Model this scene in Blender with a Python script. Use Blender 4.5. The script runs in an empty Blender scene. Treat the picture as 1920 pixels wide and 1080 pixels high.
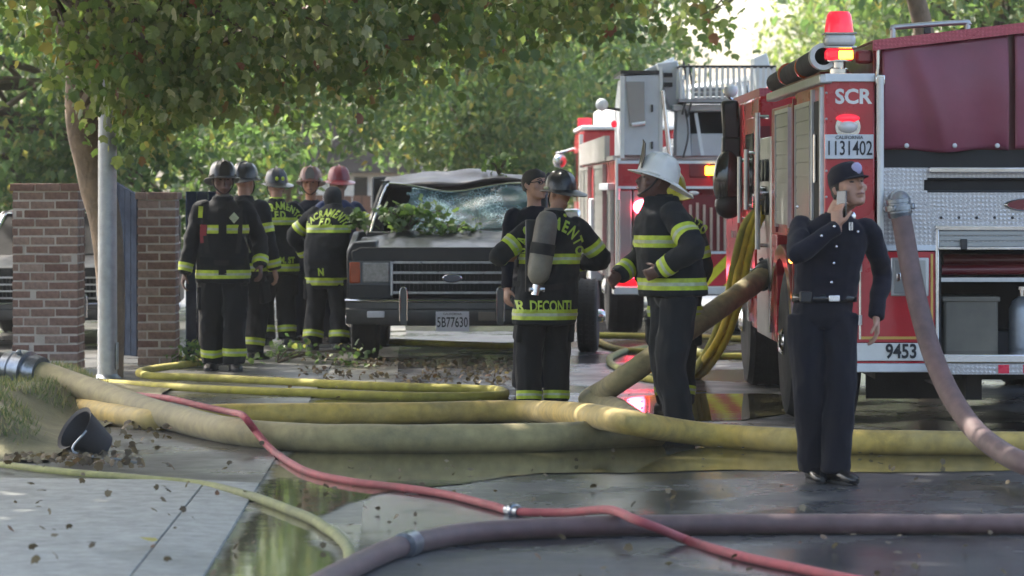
import bpy, bmesh, math, random
import numpy as np
from mathutils import Vector, Matrix, noise
from mathutils.bvhtree import BVHTree
R = math.radians
random.seed(7)
rng = np.random.default_rng(11)
scene = bpy.context.scene
C = scene.collection

# ------------------------------------------------------------------ camera, sky, sun, exposure
F, HX, HY, EYE = 6000.0, 960.0, 357.0, 1.6      # focal length in photo pixels, vanishing point, eye height
cam = bpy.data.cameras.new('camera'); cam.lens = 36.0 * F / 1920.0; cam.sensor_width = 36.0
cam.shift_y = -(540.0 - HY) / 1920.0; cam.clip_start = 0.2; cam.clip_end = 2000
cam.dof.use_dof = True; cam.dof.focus_distance = 22.0; cam.dof.aperture_fstop = 4.0
camo = bpy.data.objects.new('camera', cam); C.objects.link(camo)
camo.location = (0, 0, EYE); camo.rotation_euler = (R(90), 0, 0)
scene.camera = camo
SUN_DIR = Vector((-0.52, 0.46, 0.80)).normalized()     # towards the sun
world = bpy.data.worlds.new('World'); scene.world = world; world.use_nodes = True
wn = world.node_tree; bgn = wn.nodes['Background']
sky = wn.nodes.new('ShaderNodeTexSky'); sky.sky_type = 'NISHITA'; sky.sun_disc = False
sky.sun_elevation = math.asin(SUN_DIR.z); sky.sun_rotation = math.atan2(SUN_DIR.x, SUN_DIR.y)
sky.air_density = 1.0; sky.dust_density = 5.0; sky.ozone_density = 0.8
wn.links.new(sky.outputs[0], bgn.inputs[0]); bgn.inputs[1].default_value = 0.15
sl = bpy.data.lights.new('sun', 'SUN'); sl.energy = 2.7; sl.angle = R(0.55); sl.color = (1.0, 0.93, 0.82)
so = bpy.data.objects.new('sun', sl); C.objects.link(so)
so.rotation_euler = (-SUN_DIR).to_track_quat('-Z', 'Y').to_euler(); so.location = (-20, 10, 40)
scene.view_settings.view_transform = 'Standard'; scene.view_settings.look = 'None'
scene.view_settings.gamma = 1.0; scene.view_settings.use_curve_mapping = False
scene.view_settings.exposure = 2.1
scene.render.engine = 'CYCLES'
scene.cycles.max_bounces = 7; scene.cycles.diffuse_bounces = 3; scene.cycles.glossy_bounces = 3
scene.cycles.transmission_bounces = 4; scene.cycles.transparent_max_bounces = 6
scene.cycles.caustics_reflective = False; scene.cycles.caustics_refractive = False
scene.cycles.use_denoising = True
scene.cycles.volume_bounces = 1; scene.cycles.volume_step_rate = 4

def S(y): return F / y                                    # photo pixels per metre at depth y
def G(px, py, h=0.0):                                     # point at height h over the ground seen at a photo pixel
    d = (EYE - h) * F / (py - HY); return Vector(((px - HX) * d / F, d, h))
def W(px, py, d): return Vector(((px - HX) * d / F, d, EYE - (py - HY) * d / F))

# ------------------------------------------------------------------ materials
MATS = {}
def mat(name, col, rough=0.6, metal=0.0, var=0.18, scale=6.0, bump=0.0, bscale=150.0, spec=0.5, coat=0.0,
        emit=None, es=0.0, dirt=0.0, dirtcol=(0.06, 0.05, 0.035), trans=0.0, sheen=0.0, rvar=0.12):
    if name in MATS: return MATS[name]
    m = bpy.data.materials.new(name); m.use_nodes = True; MATS[name] = m
    nt = m.node_tree; N = nt.nodes; L = nt.links; b = N['Principled BSDF']
    tc = N.new('ShaderNodeTexCoord')
    n1 = N.new('ShaderNodeTexNoise'); n1.inputs['Scale'].default_value = scale; n1.inputs['Detail'].default_value = 5
    n1.inputs['Roughness'].default_value = 0.62
    L.new(tc.outputs['Object'], n1.inputs['Vector'])
    mr = N.new('ShaderNodeMapRange'); mr.inputs[1].default_value = 0.3; mr.inputs[2].default_value = 0.7
    mr.inputs[3].default_value = 1 - var; mr.inputs[4].default_value = 1 + var
    L.new(n1.outputs[0], mr.inputs[0])
    mx = N.new('ShaderNodeMix'); mx.data_type = 'RGBA'; mx.blend_type = 'MULTIPLY'; mx.inputs[0].default_value = 1
    mx.inputs[6].default_value = (*col, 1); L.new(mr.outputs[0], mx.inputs[7])
    out = mx.outputs[2]
    if dirt:
        n2 = N.new('ShaderNodeTexNoise'); n2.inputs['Scale'].default_value = scale * 0.45; n2.inputs['Detail'].default_value = 8
        n2.inputs['Roughness'].default_value = 0.7; L.new(tc.outputs['Object'], n2.inputs['Vector'])
        m2 = N.new('ShaderNodeMapRange'); m2.inputs[1].default_value = 0.46; m2.inputs[2].default_value = 0.72
        m2.inputs[3].default_value = 0; m2.inputs[4].default_value = dirt; L.new(n2.outputs[0], m2.inputs[0])
        md = N.new('ShaderNodeMix'); md.data_type = 'RGBA'; L.new(m2.outputs[0], md.inputs[0])
        L.new(out, md.inputs[6]); md.inputs[7].default_value = (*dirtcol, 1); out = md.outputs[2]
    L.new(out, b.inputs['Base Color'])
    rr = N.new('ShaderNodeMapRange'); rr.inputs[1].default_value = 0.3; rr.inputs[2].default_value = 0.7
    rr.inputs[3].default_value = max(0.02, rough - rvar * rough); rr.inputs[4].default_value = min(1, rough + rvar * 1.5 * rough)
    L.new(n1.outputs[0], rr.inputs[0]); L.new(rr.outputs[0], b.inputs['Roughness'])
    b.inputs['Metallic'].default_value = metal; b.inputs['Specular IOR Level'].default_value = spec
    b.inputs['Coat Weight'].default_value = coat; b.inputs['Coat Roughness'].default_value = 0.12
    b.inputs['Sheen Weight'].default_value = sheen; b.inputs['Transmission Weight'].default_value = trans
    if emit: b.inputs['Emission Color'].default_value = (*emit, 1); b.inputs['Emission Strength'].default_value = es
    if bump:
        n3 = N.new('ShaderNodeTexNoise'); n3.inputs['Scale'].default_value = bscale; n3.inputs['Detail'].default_value = 4
        L.new(tc.outputs['Object'], n3.inputs['Vector'])
        bp = N.new('ShaderNodeBump'); bp.inputs['Strength'].default_value = bump; bp.inputs['Distance'].default_value = 0.02
        L.new(n3.outputs[0], bp.inputs['Height']); L.new(bp.outputs[0], b.inputs['Normal'])
    return m

def leaf_mat(name, cols, trans=0.45, rough=0.55):
    m = bpy.data.materials.new(name); m.use_nodes = True; MATS[name] = m
    nt = m.node_tree; N = nt.nodes; L = nt.links; N.remove(N['Principled BSDF']); o = N['Material Output']
    g = N.new('ShaderNodeNewGeometry'); cr = N.new('ShaderNodeValToRGB'); cr.color_ramp.interpolation = 'LINEAR'
    e = cr.color_ramp.elements
    while len(e) < len(cols): e.new(0.5)
    for i, (p, c) in enumerate(cols): e[i].position = p; e[i].color = (*c, 1)
    L.new(g.outputs['Random Per Island'], cr.inputs[0])
    d = N.new('ShaderNodeBsdfPrincipled'); d.inputs['Roughness'].default_value = rough; L.new(cr.outputs[0], d.inputs['Base Color'])
    t = N.new('ShaderNodeBsdfTranslucent')
    hs = N.new('ShaderNodeMix'); hs.data_type = 'RGBA'; hs.blend_type = 'MULTIPLY'; hs.inputs[0].default_value = 1
    hs.inputs[7].default_value = (1.35, 1.4, 0.85, 1); L.new(cr.outputs[0], hs.inputs[6]); L.new(hs.outputs[2], t.inputs[0])
    mx = N.new('ShaderNodeMixShader'); mx.inputs[0].default_value = trans
    L.new(d.outputs[0], mx.inputs[1]); L.new(t.outputs[0], mx.inputs[2]); L.new(mx.outputs[0], o.inputs[0])
    return m

def wet_mat(name, dry, wet, rdry, rwet, scale=0.5, lo=0.42, hi=0.58, bump=0.35, bscale=90, crack=False):
    """paving that is wet in patches: darker and glossy where the water lies"""
    m = bpy.data.materials.new(name); m.use_nodes = True; MATS[name] = m
    nt = m.node_tree; N = nt.nodes; L = nt.links; b = N['Principled BSDF']
    tc = N.new('ShaderNodeTexCoord')
    n1 = N.new('ShaderNodeTexNoise'); n1.inputs['Scale'].default_value = scale; n1.inputs['Detail'].default_value = 6; n1.inputs['Roughness'].default_value = 0.6
    L.new(tc.outputs['Object'], n1.inputs['Vector'])
    mr = N.new('ShaderNodeMapRange'); mr.inputs[1].default_value = lo; mr.inputs[2].default_value = hi; L.new(n1.outputs[0], mr.inputs[0])
    n2 = N.new('ShaderNodeTexNoise'); n2.inputs['Scale'].default_value = 9; n2.inputs['Detail'].default_value = 8; n2.inputs['Roughness'].default_value = 0.75
    L.new(tc.outputs['Object'], n2.inputs['Vector'])
    v = N.new('ShaderNodeMapRange'); v.inputs[1].default_value = 0.3; v.inputs[2].default_value = 0.7; v.inputs[3].default_value = 0.7; v.inputs[4].default_value = 1.3
    L.new(n2.outputs[0], v.inputs[0])
    mx = N.new('ShaderNodeMix'); mx.data_type = 'RGBA'; mx.inputs[6].default_value = (*dry, 1); mx.inputs[7].default_value = (*wet, 1); L.new(mr.outputs[0], mx.inputs[0])
    mm = N.new('ShaderNodeMix'); mm.data_type = 'RGBA'; mm.blend_type = 'MULTIPLY'; mm.inputs[0].default_value = 1
    L.new(mx.outputs[2], mm.inputs[6]); L.new(v.outputs[0], mm.inputs[7]); L.new(mm.outputs[2], b.inputs['Base Color'])
    rr = N.new('ShaderNodeMapRange'); rr.inputs[3].default_value = rdry; rr.inputs[4].default_value = rwet; L.new(mr.outputs[0], rr.inputs[0])
    L.new(rr.outputs[0], b.inputs['Roughness'])
    n3 = N.new('ShaderNodeTexNoise'); n3.inputs['Scale'].default_value = bscale; n3.inputs['Detail'].default_value = 3
    L.new(tc.outputs['Object'], n3.inputs['Vector'])
    bs = N.new('ShaderNodeMapRange'); bs.inputs[3].default_value = bump; bs.inputs[4].default_value = bump * 0.12; L.new(mr.outputs[0], bs.inputs[0])
    bp = N.new('ShaderNodeBump'); bp.inputs['Distance'].default_value = 0.01; L.new(bs.outputs[0], bp.inputs['Strength'])
    L.new(n3.outputs[0], bp.inputs['Height']); L.new(bp.outputs[0], b.inputs['Normal'])
    return m

def tread_mat(name, col, rough=0.3, scale=26.0):
    """diamond tread plate: metal with raised lozenges"""
    m = bpy.data.materials.new(name); m.use_nodes = True; MATS[name] = m
    nt = m.node_tree; N = nt.nodes; L = nt.links; b = N['Principled BSDF']
    tc = N.new('ShaderNodeTexCoord'); mp = N.new('ShaderNodeMapping'); mp.inputs['Rotation'].default_value = (R(90), 0, R(0)); L.new(tc.outputs['Object'], mp.inputs[0])
    m2 = N.new('ShaderNodeMapping'); m2.inputs['Rotation'].default_value = (0, 0, R(45)); L.new(mp.outputs[0], m2.inputs[0])
    ck = N.new('ShaderNodeTexChecker'); ck.inputs['Scale'].default_value = scale; L.new(m2.outputs[0], ck.inputs[0])
    w1 = N.new('ShaderNodeTexVoronoi'); w1.inputs['Scale'].default_value = scale * 1.1; w1.inputs['Randomness'].default_value = 0.25; L.new(m2.outputs[0], w1.inputs['Vector'])
    bp = N.new('ShaderNodeBump'); bp.inputs['Strength'].default_value = 0.9; bp.inputs['Distance'].default_value = 0.006
    ad = N.new('ShaderNodeMath'); ad.operation = 'MULTIPLY'; L.new(w1.outputs[0], ad.inputs[0]); L.new(ck.outputs[1], ad.inputs[1])
    L.new(ad.outputs[0], bp.inputs['Height']); L.new(bp.outputs[0], b.inputs['Normal'])
    mr = N.new('ShaderNodeMapRange'); mr.inputs[3].default_value = 0.75; mr.inputs[4].default_value = 1.15; L.new(ad.outputs[0], mr.inputs[0])
    mx = N.new('ShaderNodeMix'); mx.data_type = 'RGBA'; mx.blend_type = 'MULTIPLY'; mx.inputs[0].default_value = 1
    mx.inputs[6].default_value = (*col, 1); L.new(mr.outputs[0], mx.inputs[7]); L.new(mx.outputs[2], b.inputs['Base Color'])
    b.inputs['Metallic'].default_value = 0.75; b.inputs['Roughness'].default_value = rough
    return m

def hose_mat(name, c1, c2, rough=0.75, dirt=0.6, weave=220.0):
    m = bpy.data.materials.new(name); m.use_nodes = True; MATS[name] = m
    nt = m.node_tree; N = nt.nodes; L = nt.links; b = N['Principled BSDF']
    tc = N.new('ShaderNodeTexCoord')
    n1 = N.new('ShaderNodeTexNoise'); n1.inputs['Scale'].default_value = 1.3; n1.inputs['Detail'].default_value = 7; n1.inputs['Roughness'].default_value = 0.7
    L.new(tc.outputs['Object'], n1.inputs['Vector'])
    mr = N.new('ShaderNodeMapRange'); mr.inputs[1].default_value = 0.38; mr.inputs[2].default_value = 0.66; mr.inputs[4].default_value = 1; L.new(n1.outputs[0], mr.inputs[0])
    mx = N.new('ShaderNodeMix'); mx.data_type = 'RGBA'; mx.inputs[6].default_value = (*c1, 1); mx.inputs[7].default_value = (*c2, 1); L.new(mr.outputs[0], mx.inputs[0])
    n2 = N.new('ShaderNodeTexNoise'); n2.inputs['Scale'].default_value = 14; n2.inputs['Detail'].default_value = 6; L.new(tc.outputs['Object'], n2.inputs['Vector'])
    v = N.new('ShaderNodeMapRange'); v.inputs[1].default_value = 0.3; v.inputs[2].default_value = 0.7; v.inputs[3].default_value = 0.78; v.inputs[4].default_value = 1.18; L.new(n2.outputs[0], v.inputs[0])
    mm = N.new('ShaderNodeMix'); mm.data_type = 'RGBA'; mm.blend_type = 'MULTIPLY'; mm.inputs[0].default_value = 1
    L.new(mx.outputs[2], mm.inputs[6]); L.new(v.outputs[0], mm.inputs[7]); L.new(mm.outputs[2], b.inputs['Base Color'])
    n4 = N.new('ShaderNodeTexNoise'); n4.inputs['Scale'].default_value = 3.2; n4.inputs['Detail'].default_value = 9; n4.inputs['Roughness'].default_value = 0.75; L.new(tc.outputs['Object'], n4.inputs['Vector'])
    m4 = N.new('ShaderNodeMapRange'); m4.inputs[1].default_value = 0.50; m4.inputs[2].default_value = 0.68; m4.inputs[4].default_value = dirt; L.new(n4.outputs[0], m4.inputs[0])
    md = N.new('ShaderNodeMix'); md.data_type = 'RGBA'; L.new(m4.outputs[0], md.inputs[0]); L.new(mm.outputs[2], md.inputs[6]); md.inputs[7].default_value = (c1[0] * .3 + .02, c1[1] * .32 + .02, c1[2] * .4 + .018, 1); L.new(md.outputs[2], b.inputs['Base Color'])
    b.inputs['Roughness'].default_value = rough; b.inputs['Sheen Weight'].default_value = 0.1
    n3 = N.new('ShaderNodeTexNoise'); n3.inputs['Scale'].default_value = weave; L.new(tc.outputs['Object'], n3.inputs['Vector'])
    bp = N.new('ShaderNodeBump'); bp.inputs['Strength'].default_value = 0.35; bp.inputs['Distance'].default_value = 0.006
    L.new(n3.outputs[0], bp.inputs['Height']); L.new(bp.outputs[0], b.inputs['Normal'])
    return m

# ------------------------------------------------------------------ mesh helpers
def frame(d):
    d = d.normalized(); r = Vector((0, 0, 1)) if abs(d.z) < 0.9 else Vector((1, 0, 0))
    u = d.cross(r).normalized(); return u, d.cross(u).normalized()

def spline(pts, n=8):
    P = [Vector(p) for p in pts]
    if len(P) < 3: return P
    out = []
    for i in range(len(P) - 1):
        p0 = P[i - 1] if i else P[0] * 2 - P[1]; p1 = P[i]; p2 = P[i + 1]; p3 = P[i + 2] if i + 2 < len(P) else P[-1] * 2 - P[-2]
        for k in range(n):
            t = k / n
            out.append(0.5 * ((2 * p1) + (p2 - p0) * t + (2 * p0 - 5 * p1 + 4 * p2 - p3) * t * t + (3 * p1 - p0 - 3 * p2 + p3) * t ** 3))
    out.append(P[-1]); return out

class MB:
    def __init__(s): s.v = []; s.f = []
    def add(s, vs, fs):
        o = len(s.v); s.v += [tuple(v) for v in vs]; s.f += [tuple(i + o for i in f) for f in fs]; return s
    def box(s, x0, x1, y0, y1, z0, z1):
        return s.add([(x0, y0, z0), (x1, y0, z0), (x1, y1, z0), (x0, y1, z0), (x0, y0, z1), (x1, y0, z1), (x1, y1, z1), (x0, y1, z1)],
                     [(0, 3, 2, 1), (4, 5, 6, 7), (0, 1, 5, 4), (1, 2, 6, 5), (2, 3, 7, 6), (3, 0, 4, 7)])
    def hexa(s, p): return s.add(p, [(0, 3, 2, 1), (4, 5, 6, 7), (0, 1, 5, 4), (1, 2, 6, 5), (2, 3, 7, 6), (3, 0, 4, 7)])
    def beam(s, a, b, w, t, up=(0, 0, 1)):
        a = Vector(a); b = Vector(b); d = (b - a).normalized(); up = Vector(up)
        if abs(d.dot(up)) > 0.97: up = Vector((0, 1, 0))
        u = d.cross(up).normalized() * (w / 2); v = u.cross(d).normalized() * (t / 2)
        return s.hexa([a - u - v, a + u - v, a + u + v, a - u + v, b - u - v, b + u - v, b + u + v, b - u + v])
    def rings(s, rs, cap=True):
        n = len(rs[0]); vs = [p for r in rs for p in r]; fs = []
        for i in range(len(rs) - 1):
            for k in range(n):
                fs.append((i * n + k, i * n + (k + 1) % n, (i + 1) * n + (k + 1) % n, (i + 1) * n + k))
        if cap: fs.append(tuple(range(n))[::-1]); fs.append(tuple(range((len(rs) - 1) * n, len(rs) * n)))
        return s.add(vs, fs)
    def tube(s, pts, r, n=10, cap=True, flat=1.0):
        P = [Vector(p) for p in pts]; rs = []; u = None
        for i, p in enumerate(P):
            d = (P[min(i + 1, len(P) - 1)] - P[max(i - 1, 0)]).normalized()
            if u is None: u, w = frame(d)
            else: u = (u - d * u.dot(d)).normalized(); w = d.cross(u)
            rr = r[i] if hasattr(r, '__len__') else r
            rs.append([p + (u * math.cos(2 * math.pi * k / n) + w * math.sin(2 * math.pi * k / n)) * rr for k in range(n)])
        if flat != 1.0:
            rs = [[Vector((q.x, q.y, p.z + (q.z - p.z) * flat)) for q in ring] for ring, p in zip(rs, P)]
        return s.rings(rs, cap)
    def cyl(s, a, b, r, n=16, r2=None):
        return s.tube([a, b], [r, r if r2 is None else r2], n)
    def ring_cyl(s, a, b, ro, ri, n=24):
        a = Vector(a); b = Vector(b); u, w = frame(b - a); rs = []
        for p, r in ((a, ri), (a, ro), (b, ro), (b, ri), (a, ri)):
            rs.append([p + (u * math.cos(2 * math.pi * k / n) + w * math.sin(2 * math.pi * k / n)) * r for k in range(n)])
        return s.rings(rs, cap=False)
    def ell(s, c, rx, ry, rz, n=14, m=9, rot=None):
        c = Vector(c); rs = []
        for i in range(m + 1):
            a = -math.pi / 2 + math.pi * i / m; ca = max(0.02, math.cos(a))
            ring = [Vector((rx * ca * math.cos(2 * math.pi * k / n), ry * ca * math.sin(2 * math.pi * k / n), rz * math.sin(a))) for k in range(n)]
            rs.append([c + (rot @ q if rot else q) for q in ring])
        return s.rings(rs)
    def lathe(s, prof, c=(0, 0, 0), n=20, axis='z'):
        c = Vector(c); rs = []
        for r, h in prof:
            ring = []
            for k in range(n):
                a = 2 * math.pi * k / n; q = (r * math.cos(a), r * math.sin(a), h)
                if axis == 'x': q = (h, r * math.cos(a), r * math.sin(a))
                if axis == 'y': q = (r * math.cos(a), h, -r * math.sin(a))
                ring.append(c + Vector(q))
            rs.append(ring)
        return s.rings(rs)
    def prism(s, poly, a0, a1, axis='y'):
        def P(p, a):
            if axis == 'y': return (p[0], a, p[1])
            if axis == 'x': return (a, p[0], p[1])
            return (p[0], p[1], a)
        n = len(poly); return s.add([P(p, a0) for p in poly] + [P(p, a1) for p in poly],
                     [tuple(range(n)), tuple(range(2 * n - 1, n - 1, -1))] + [(k, k + n, (k + 1) % n + n, (k + 1) % n) for k in range(n)])
    def mesh(s, name):
        me = bpy.data.meshes.new(name); me.from_pydata(s.v, [], s.f); me.update()
        bm = bmesh.new(); bm.from_mesh(me); bmesh.ops.recalc_face_normals(bm, faces=bm.faces); bm.to_mesh(me); bm.free()
        return me

def M(m): return MATS[m] if isinstance(m, str) else m
def smooth(me, ang=40):
    me.shade_smooth()
    try: me.set_sharp_from_angle(angle=R(ang))
    except Exception: pass
def obj(name, me, m, parent=None, bevel=0, sm=True, ang=40):
    if isinstance(me, MB): me = me.mesh(name)
    if m is not None: me.materials.clear(); me.materials.append(M(m))
    if sm: smooth(me, ang)
    o = bpy.data.objects.new(name, me); C.objects.link(o)
    if parent: o.parent = parent
    if bevel:
        b = o.modifiers.new('bevel', 'BEVEL'); b.width = bevel; b.segments = 2; b.limit_method = 'ANGLE'; b.angle_limit = R(35)
    return o
def tag(o, label, cat, group=None, kind=None):
    if label: o['label'] = label
    if cat: o['category'] = cat
    if group: o['group'] = group
    if kind: o['kind'] = kind
    return o
def thing(name, label, cat, loc=(0, 0, 0), rz=0, group=None):
    o = bpy.data.objects.new(name, None); C.objects.link(o); o.location = loc; o.rotation_euler = (0, 0, rz); o.empty_display_size = 0.1
    return tag(o, label, cat, group)
def struct(name, me, m, **k):
    o = obj(name, me, m, **k); o['kind'] = 'structure'; return o
def stuff(o): o['kind'] = 'stuff'; return o

WORK = bpy.data.scenes.new('workbench')          # holds one object at a time while its geometry is worked out; removed at the end
def work_eval(o):
    with bpy.context.temp_override(scene=WORK, view_layer=WORK.view_layers[0]):
        dg = bpy.context.evaluated_depsgraph_get(); dg.update(); return dg, o.evaluated_get(dg)
_tg = {}
def text_geo(txt, size, bold=0.0, align='CENTER', depth=0.0):
    cu = bpy.data.curves.new('t', 'FONT'); cu.body = txt; cu.size = size; cu.align_x = align; cu.align_y = 'CENTER'; cu.offset = bold; cu.resolution_u = 3; cu.extrude = depth
    o = bpy.data.objects.new('t', cu); WORK.collection.objects.link(o)
    dg, ev = work_eval(o); me = ev.to_mesh()
    v = [Vector(x.co) for x in me.vertices]; f = [tuple(p.vertices) for p in me.polygons]
    ev.to_mesh_clear(); bpy.data.objects.remove(o); bpy.data.curves.remove(cu)
    return v, f
def flat_text(name, txt, size, c, m, parent, bold=0.0, xs=1.0, depth=0.002):
    """raised lettering facing -y at centre c in the parent's frame"""
    v, f = text_geo(txt, size, bold, depth=depth); c = Vector(c)
    return obj(name, MB().add([c + Vector((q.x * xs, -q.z, q.y)) for q in v], f), m, parent, sm=False)

def remesh(mb, voxel, it=4, fac=0.5):
    me = mb.mesh('tmp'); o = bpy.data.objects.new('tmp', me); WORK.collection.objects.link(o)
    r = o.modifiers.new('r', 'REMESH'); r.mode = 'VOXEL'; r.voxel_size = voxel
    if it: sm_ = o.modifiers.new('s', 'SMOOTH'); sm_.iterations = it; sm_.factor = fac
    dg, ev = work_eval(o)
    out = bpy.data.meshes.new_from_object(ev); bpy.data.objects.remove(o); bpy.data.meshes.remove(me)
    return out
# ------------------------------------------------------------------ materials used below
wet_mat('asphalt', (0.095, 0.097, 0.102), (0.04, 0.042, 0.046), 0.7, 0.17, 0.42, 0.32, 0.54, 0.8, 130)
wet_mat('concrete', (0.30, 0.305, 0.28), (0.21, 0.215, 0.20), 0.85, 0.4, 0.5, 0.5, 0.75, 0.2)
wet_mat('gutter_concrete', (0.24, 0.235, 0.21), (0.14, 0.135, 0.115), 0.5, 0.18, 0.9, 0.4, 0.6, 0.2)
wet_mat('wet_path', (0.075, 0.074, 0.068), (0.038, 0.038, 0.036), 0.55, 0.22, 0.8, 0.35, 0.6, 0.3)
wet_mat('soil', (0.10, 0.085, 0.06), (0.05, 0.042, 0.03), 0.9, 0.6, 1.2, 0.45, 0.6, 0.8, 40)
mat('puddle_water', (0.095, 0.088, 0.046), 0.05, var=0.25, scale=1.4, bump=0.035, bscale=5, spec=0.55)
_nt = MATS['puddle_water'].node_tree; _at = _nt.nodes.new('ShaderNodeAttribute'); _at.attribute_name = 'deep'; _tc = _nt.nodes.new('ShaderNodeTexCoord'); _nn = _nt.nodes.new('ShaderNodeTexNoise'); _nn.inputs['Scale'].default_value = 6; _nn.inputs['Detail'].default_value = 7
_nt.links.new(_tc.outputs['Object'], _nn.inputs['Vector']); _ma = _nt.nodes.new('ShaderNodeMath'); _ma.operation = 'MULTIPLY_ADD'; _ma.inputs[1].default_value = 1.3; _nt.links.new(_at.outputs['Fac'], _ma.inputs[0])
_ms = _nt.nodes.new('ShaderNodeMath'); _ms.operation = 'SUBTRACT'; _nt.links.new(_nn.outputs[0], _ms.inputs[0]); _ms.inputs[1].default_value = .55; _nt.links.new(_ms.outputs[0], _ma.inputs[2])
_mp = _nt.nodes.new('ShaderNodeMapRange'); _mp.inputs[1].default_value = .15; _mp.inputs[2].default_value = .6; _nt.links.new(_ma.outputs[0], _mp.inputs[0]); _nt.links.new(_mp.outputs[0], _nt.nodes['Principled BSDF'].inputs['Alpha'])
mat('mortar', (0.46, 0.44, 0.42), 0.9, bump=0.4, bscale=120)
mat('navy_wood', (0.03, 0.04, 0.06), 0.95, var=0.25, scale=12, bump=0.2, bscale=60, spec=0)
mat('grey_render', (0.20, 0.20, 0.20), 0.9, bump=0.5, bscale=40)
mat('galvanised', (0.33, 0.35, 0.37), 0.42, 0.6, var=0.12, scale=14, dirt=0.25)
mat('bark', (0.17, 0.125, 0.085), 0.9, var=0.45, scale=5, bump=0.7, bscale=30)
mat('twig', (0.09, 0.07, 0.045), 0.9, var=0.3)
mat('white_wall', (0.75, 0.74, 0.70), 0.8, dirt=0.2)
mat('roof_brown', (0.10, 0.085, 0.075), 0.9, bump=0.5, bscale=30)
mat('fence_wood', (0.17, 0.085, 0.055), 0.85, var=0.35, scale=9)
mat('window_glass', (0.02, 0.022, 0.025), 0.08)
leaf_mat('leaf_plane', [(0.0, (0.075, 0.13, 0.04)), (0.35, (0.115, 0.175, 0.05)), (0.7, (0.165, 0.215, 0.07)), (0.9, (0.23, 0.265, 0.12)), (0.97, (0.27, 0.23, 0.07)), (0.99, (0.19, 0.09, 0.05)), (1.0, (0.19, 0.06, 0.04))], 0.5)
leaf_mat('leaf_back', [(0.0, (0.07, 0.13, 0.055)), (0.5, (0.105, 0.18, 0.07)), (0.85, (0.16, 0.23, 0.09)), (0.96, (0.29, 0.30, 0.10)), (1.0, (0.32, 0.24, 0.08))], 0.5)
leaf_mat('leaf_sunlit', [(0.0, (0.10, 0.16, 0.04)), (0.6, (0.16, 0.22, 0.06)), (1.0, (0.24, 0.27, 0.09))], 0.5)  # paler, yellower leaf colour with the sunlight on the tree painted in
leaf_mat('leaf_fresh', [(0.0, (0.06, 0.115, 0.035)), (0.6, (0.10, 0.165, 0.05)), (1.0, (0.165, 0.215, 0.08))], 0.4)
leaf_mat('leaf_dead', [(0.0, (0.06, 0.045, 0.03)), (0.5, (0.13, 0.10, 0.065)), (0.8, (0.22, 0.18, 0.12)), (1.0, (0.15, 0.08, 0.055))], 0.2, 0.8)
leaf_mat('grass_blade', [(0.0, (0.08, 0.12, 0.045)), (0.5, (0.13, 0.165, 0.07)), (1.0, (0.28, 0.24, 0.13))], 0.3)

# brick: colour differs brick by brick
m = bpy.data.materials.new('brick'); m.use_nodes = True; MATS['brick'] = m
_N = m.node_tree.nodes; _L = m.node_tree.links; _b = _N['Principled BSDF']
_oi = _N.new('ShaderNodeObjectInfo'); _cr = _N.new('ShaderNodeValToRGB'); _e = _cr.color_ramp.elements
for _i, (_p, _c) in enumerate([(0, (0.15, 0.088, 0.076)), (0.35, (0.20, 0.128, 0.108)), (0.7, (0.235, 0.165, 0.142)), (1, (0.29, 0.225, 0.20))]):
    if _i > 1: _e.new(0.5)
    _e[min(_i, len(_e) - 1)].position = _p
for _i, (_p, _c) in enumerate([(0, (0.15, 0.088, 0.076)), (0.35, (0.20, 0.128, 0.108)), (0.7, (0.235, 0.165, 0.142)), (1, (0.29, 0.225, 0.20))]):
    _e[_i].position = _p; _e[_i].color = (*_c, 1)
_L.new(_oi.outputs['Random'], _cr.inputs[0])
_tc = _N.new('ShaderNodeTexCoord'); _n = _N.new('ShaderNodeTexNoise'); _n.inputs['Scale'].default_value = 30; _n.inputs['Detail'].default_value = 5; _L.new(_tc.outputs['Object'], _n.inputs['Vector'])
_mr = _N.new('ShaderNodeMapRange'); _mr.inputs[1].default_value = .3; _mr.inputs[2].default_value = .7; _mr.inputs[3].default_value = .75; _mr.inputs[4].default_value = 1.25; _L.new(_n.outputs[0], _mr.inputs[0])
_mx = _N.new('ShaderNodeMix'); _mx.data_type = 'RGBA'; _mx.blend_type = 'MULTIPLY'; _mx.inputs[0].default_value = 1; _L.new(_cr.outputs[0], _mx.inputs[6]); _L.new(_mr.outputs[0], _mx.inputs[7]); _L.new(_mx.outputs[2], _b.inputs['Base Color'])
_bp = _N.new('ShaderNodeBump'); _bp.inputs['Strength'].default_value = .5; _bp.inputs['Distance'].default_value = .01; _L.new(_n.outputs[0], _bp.inputs['Height']); _L.new(_bp.outputs[0], _b.inputs['Normal']); _b.inputs['Roughness'].default_value = .88

# ------------------------------------------------------------------ ground, road, paving
def KX(y): return -1.27 - 0.0238 * (y - 13.3)             # kerb line
def sheet(name, pts, z, m):
    return struct(name, MB().add([(p[0], p[1], z if len(p) < 3 else p[2]) for p in pts], [tuple(range(len(pts)))]), m, sm=False)
sheet('ground', [(-300, -60), (300, -60), (300, 500), (-300, 500)], -0.05, 'soil')
sheet('road', [(KX(-20) + .55, -20), (9.5, -20), (9.5, 260), (KX(260) + .55, 260)], 0.0, 'asphalt')
gut = []
for y in np.linspace(4, 60, 29): gut.append((KX(y) - 0.02, y))
for y in np.linspace(60, 4, 29): gut.append((KX(y) + .6 + 0.02 * math.sin(y * 2.3), y))
sheet('gutter', gut, 0.002, 'gutter_concrete')
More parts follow.
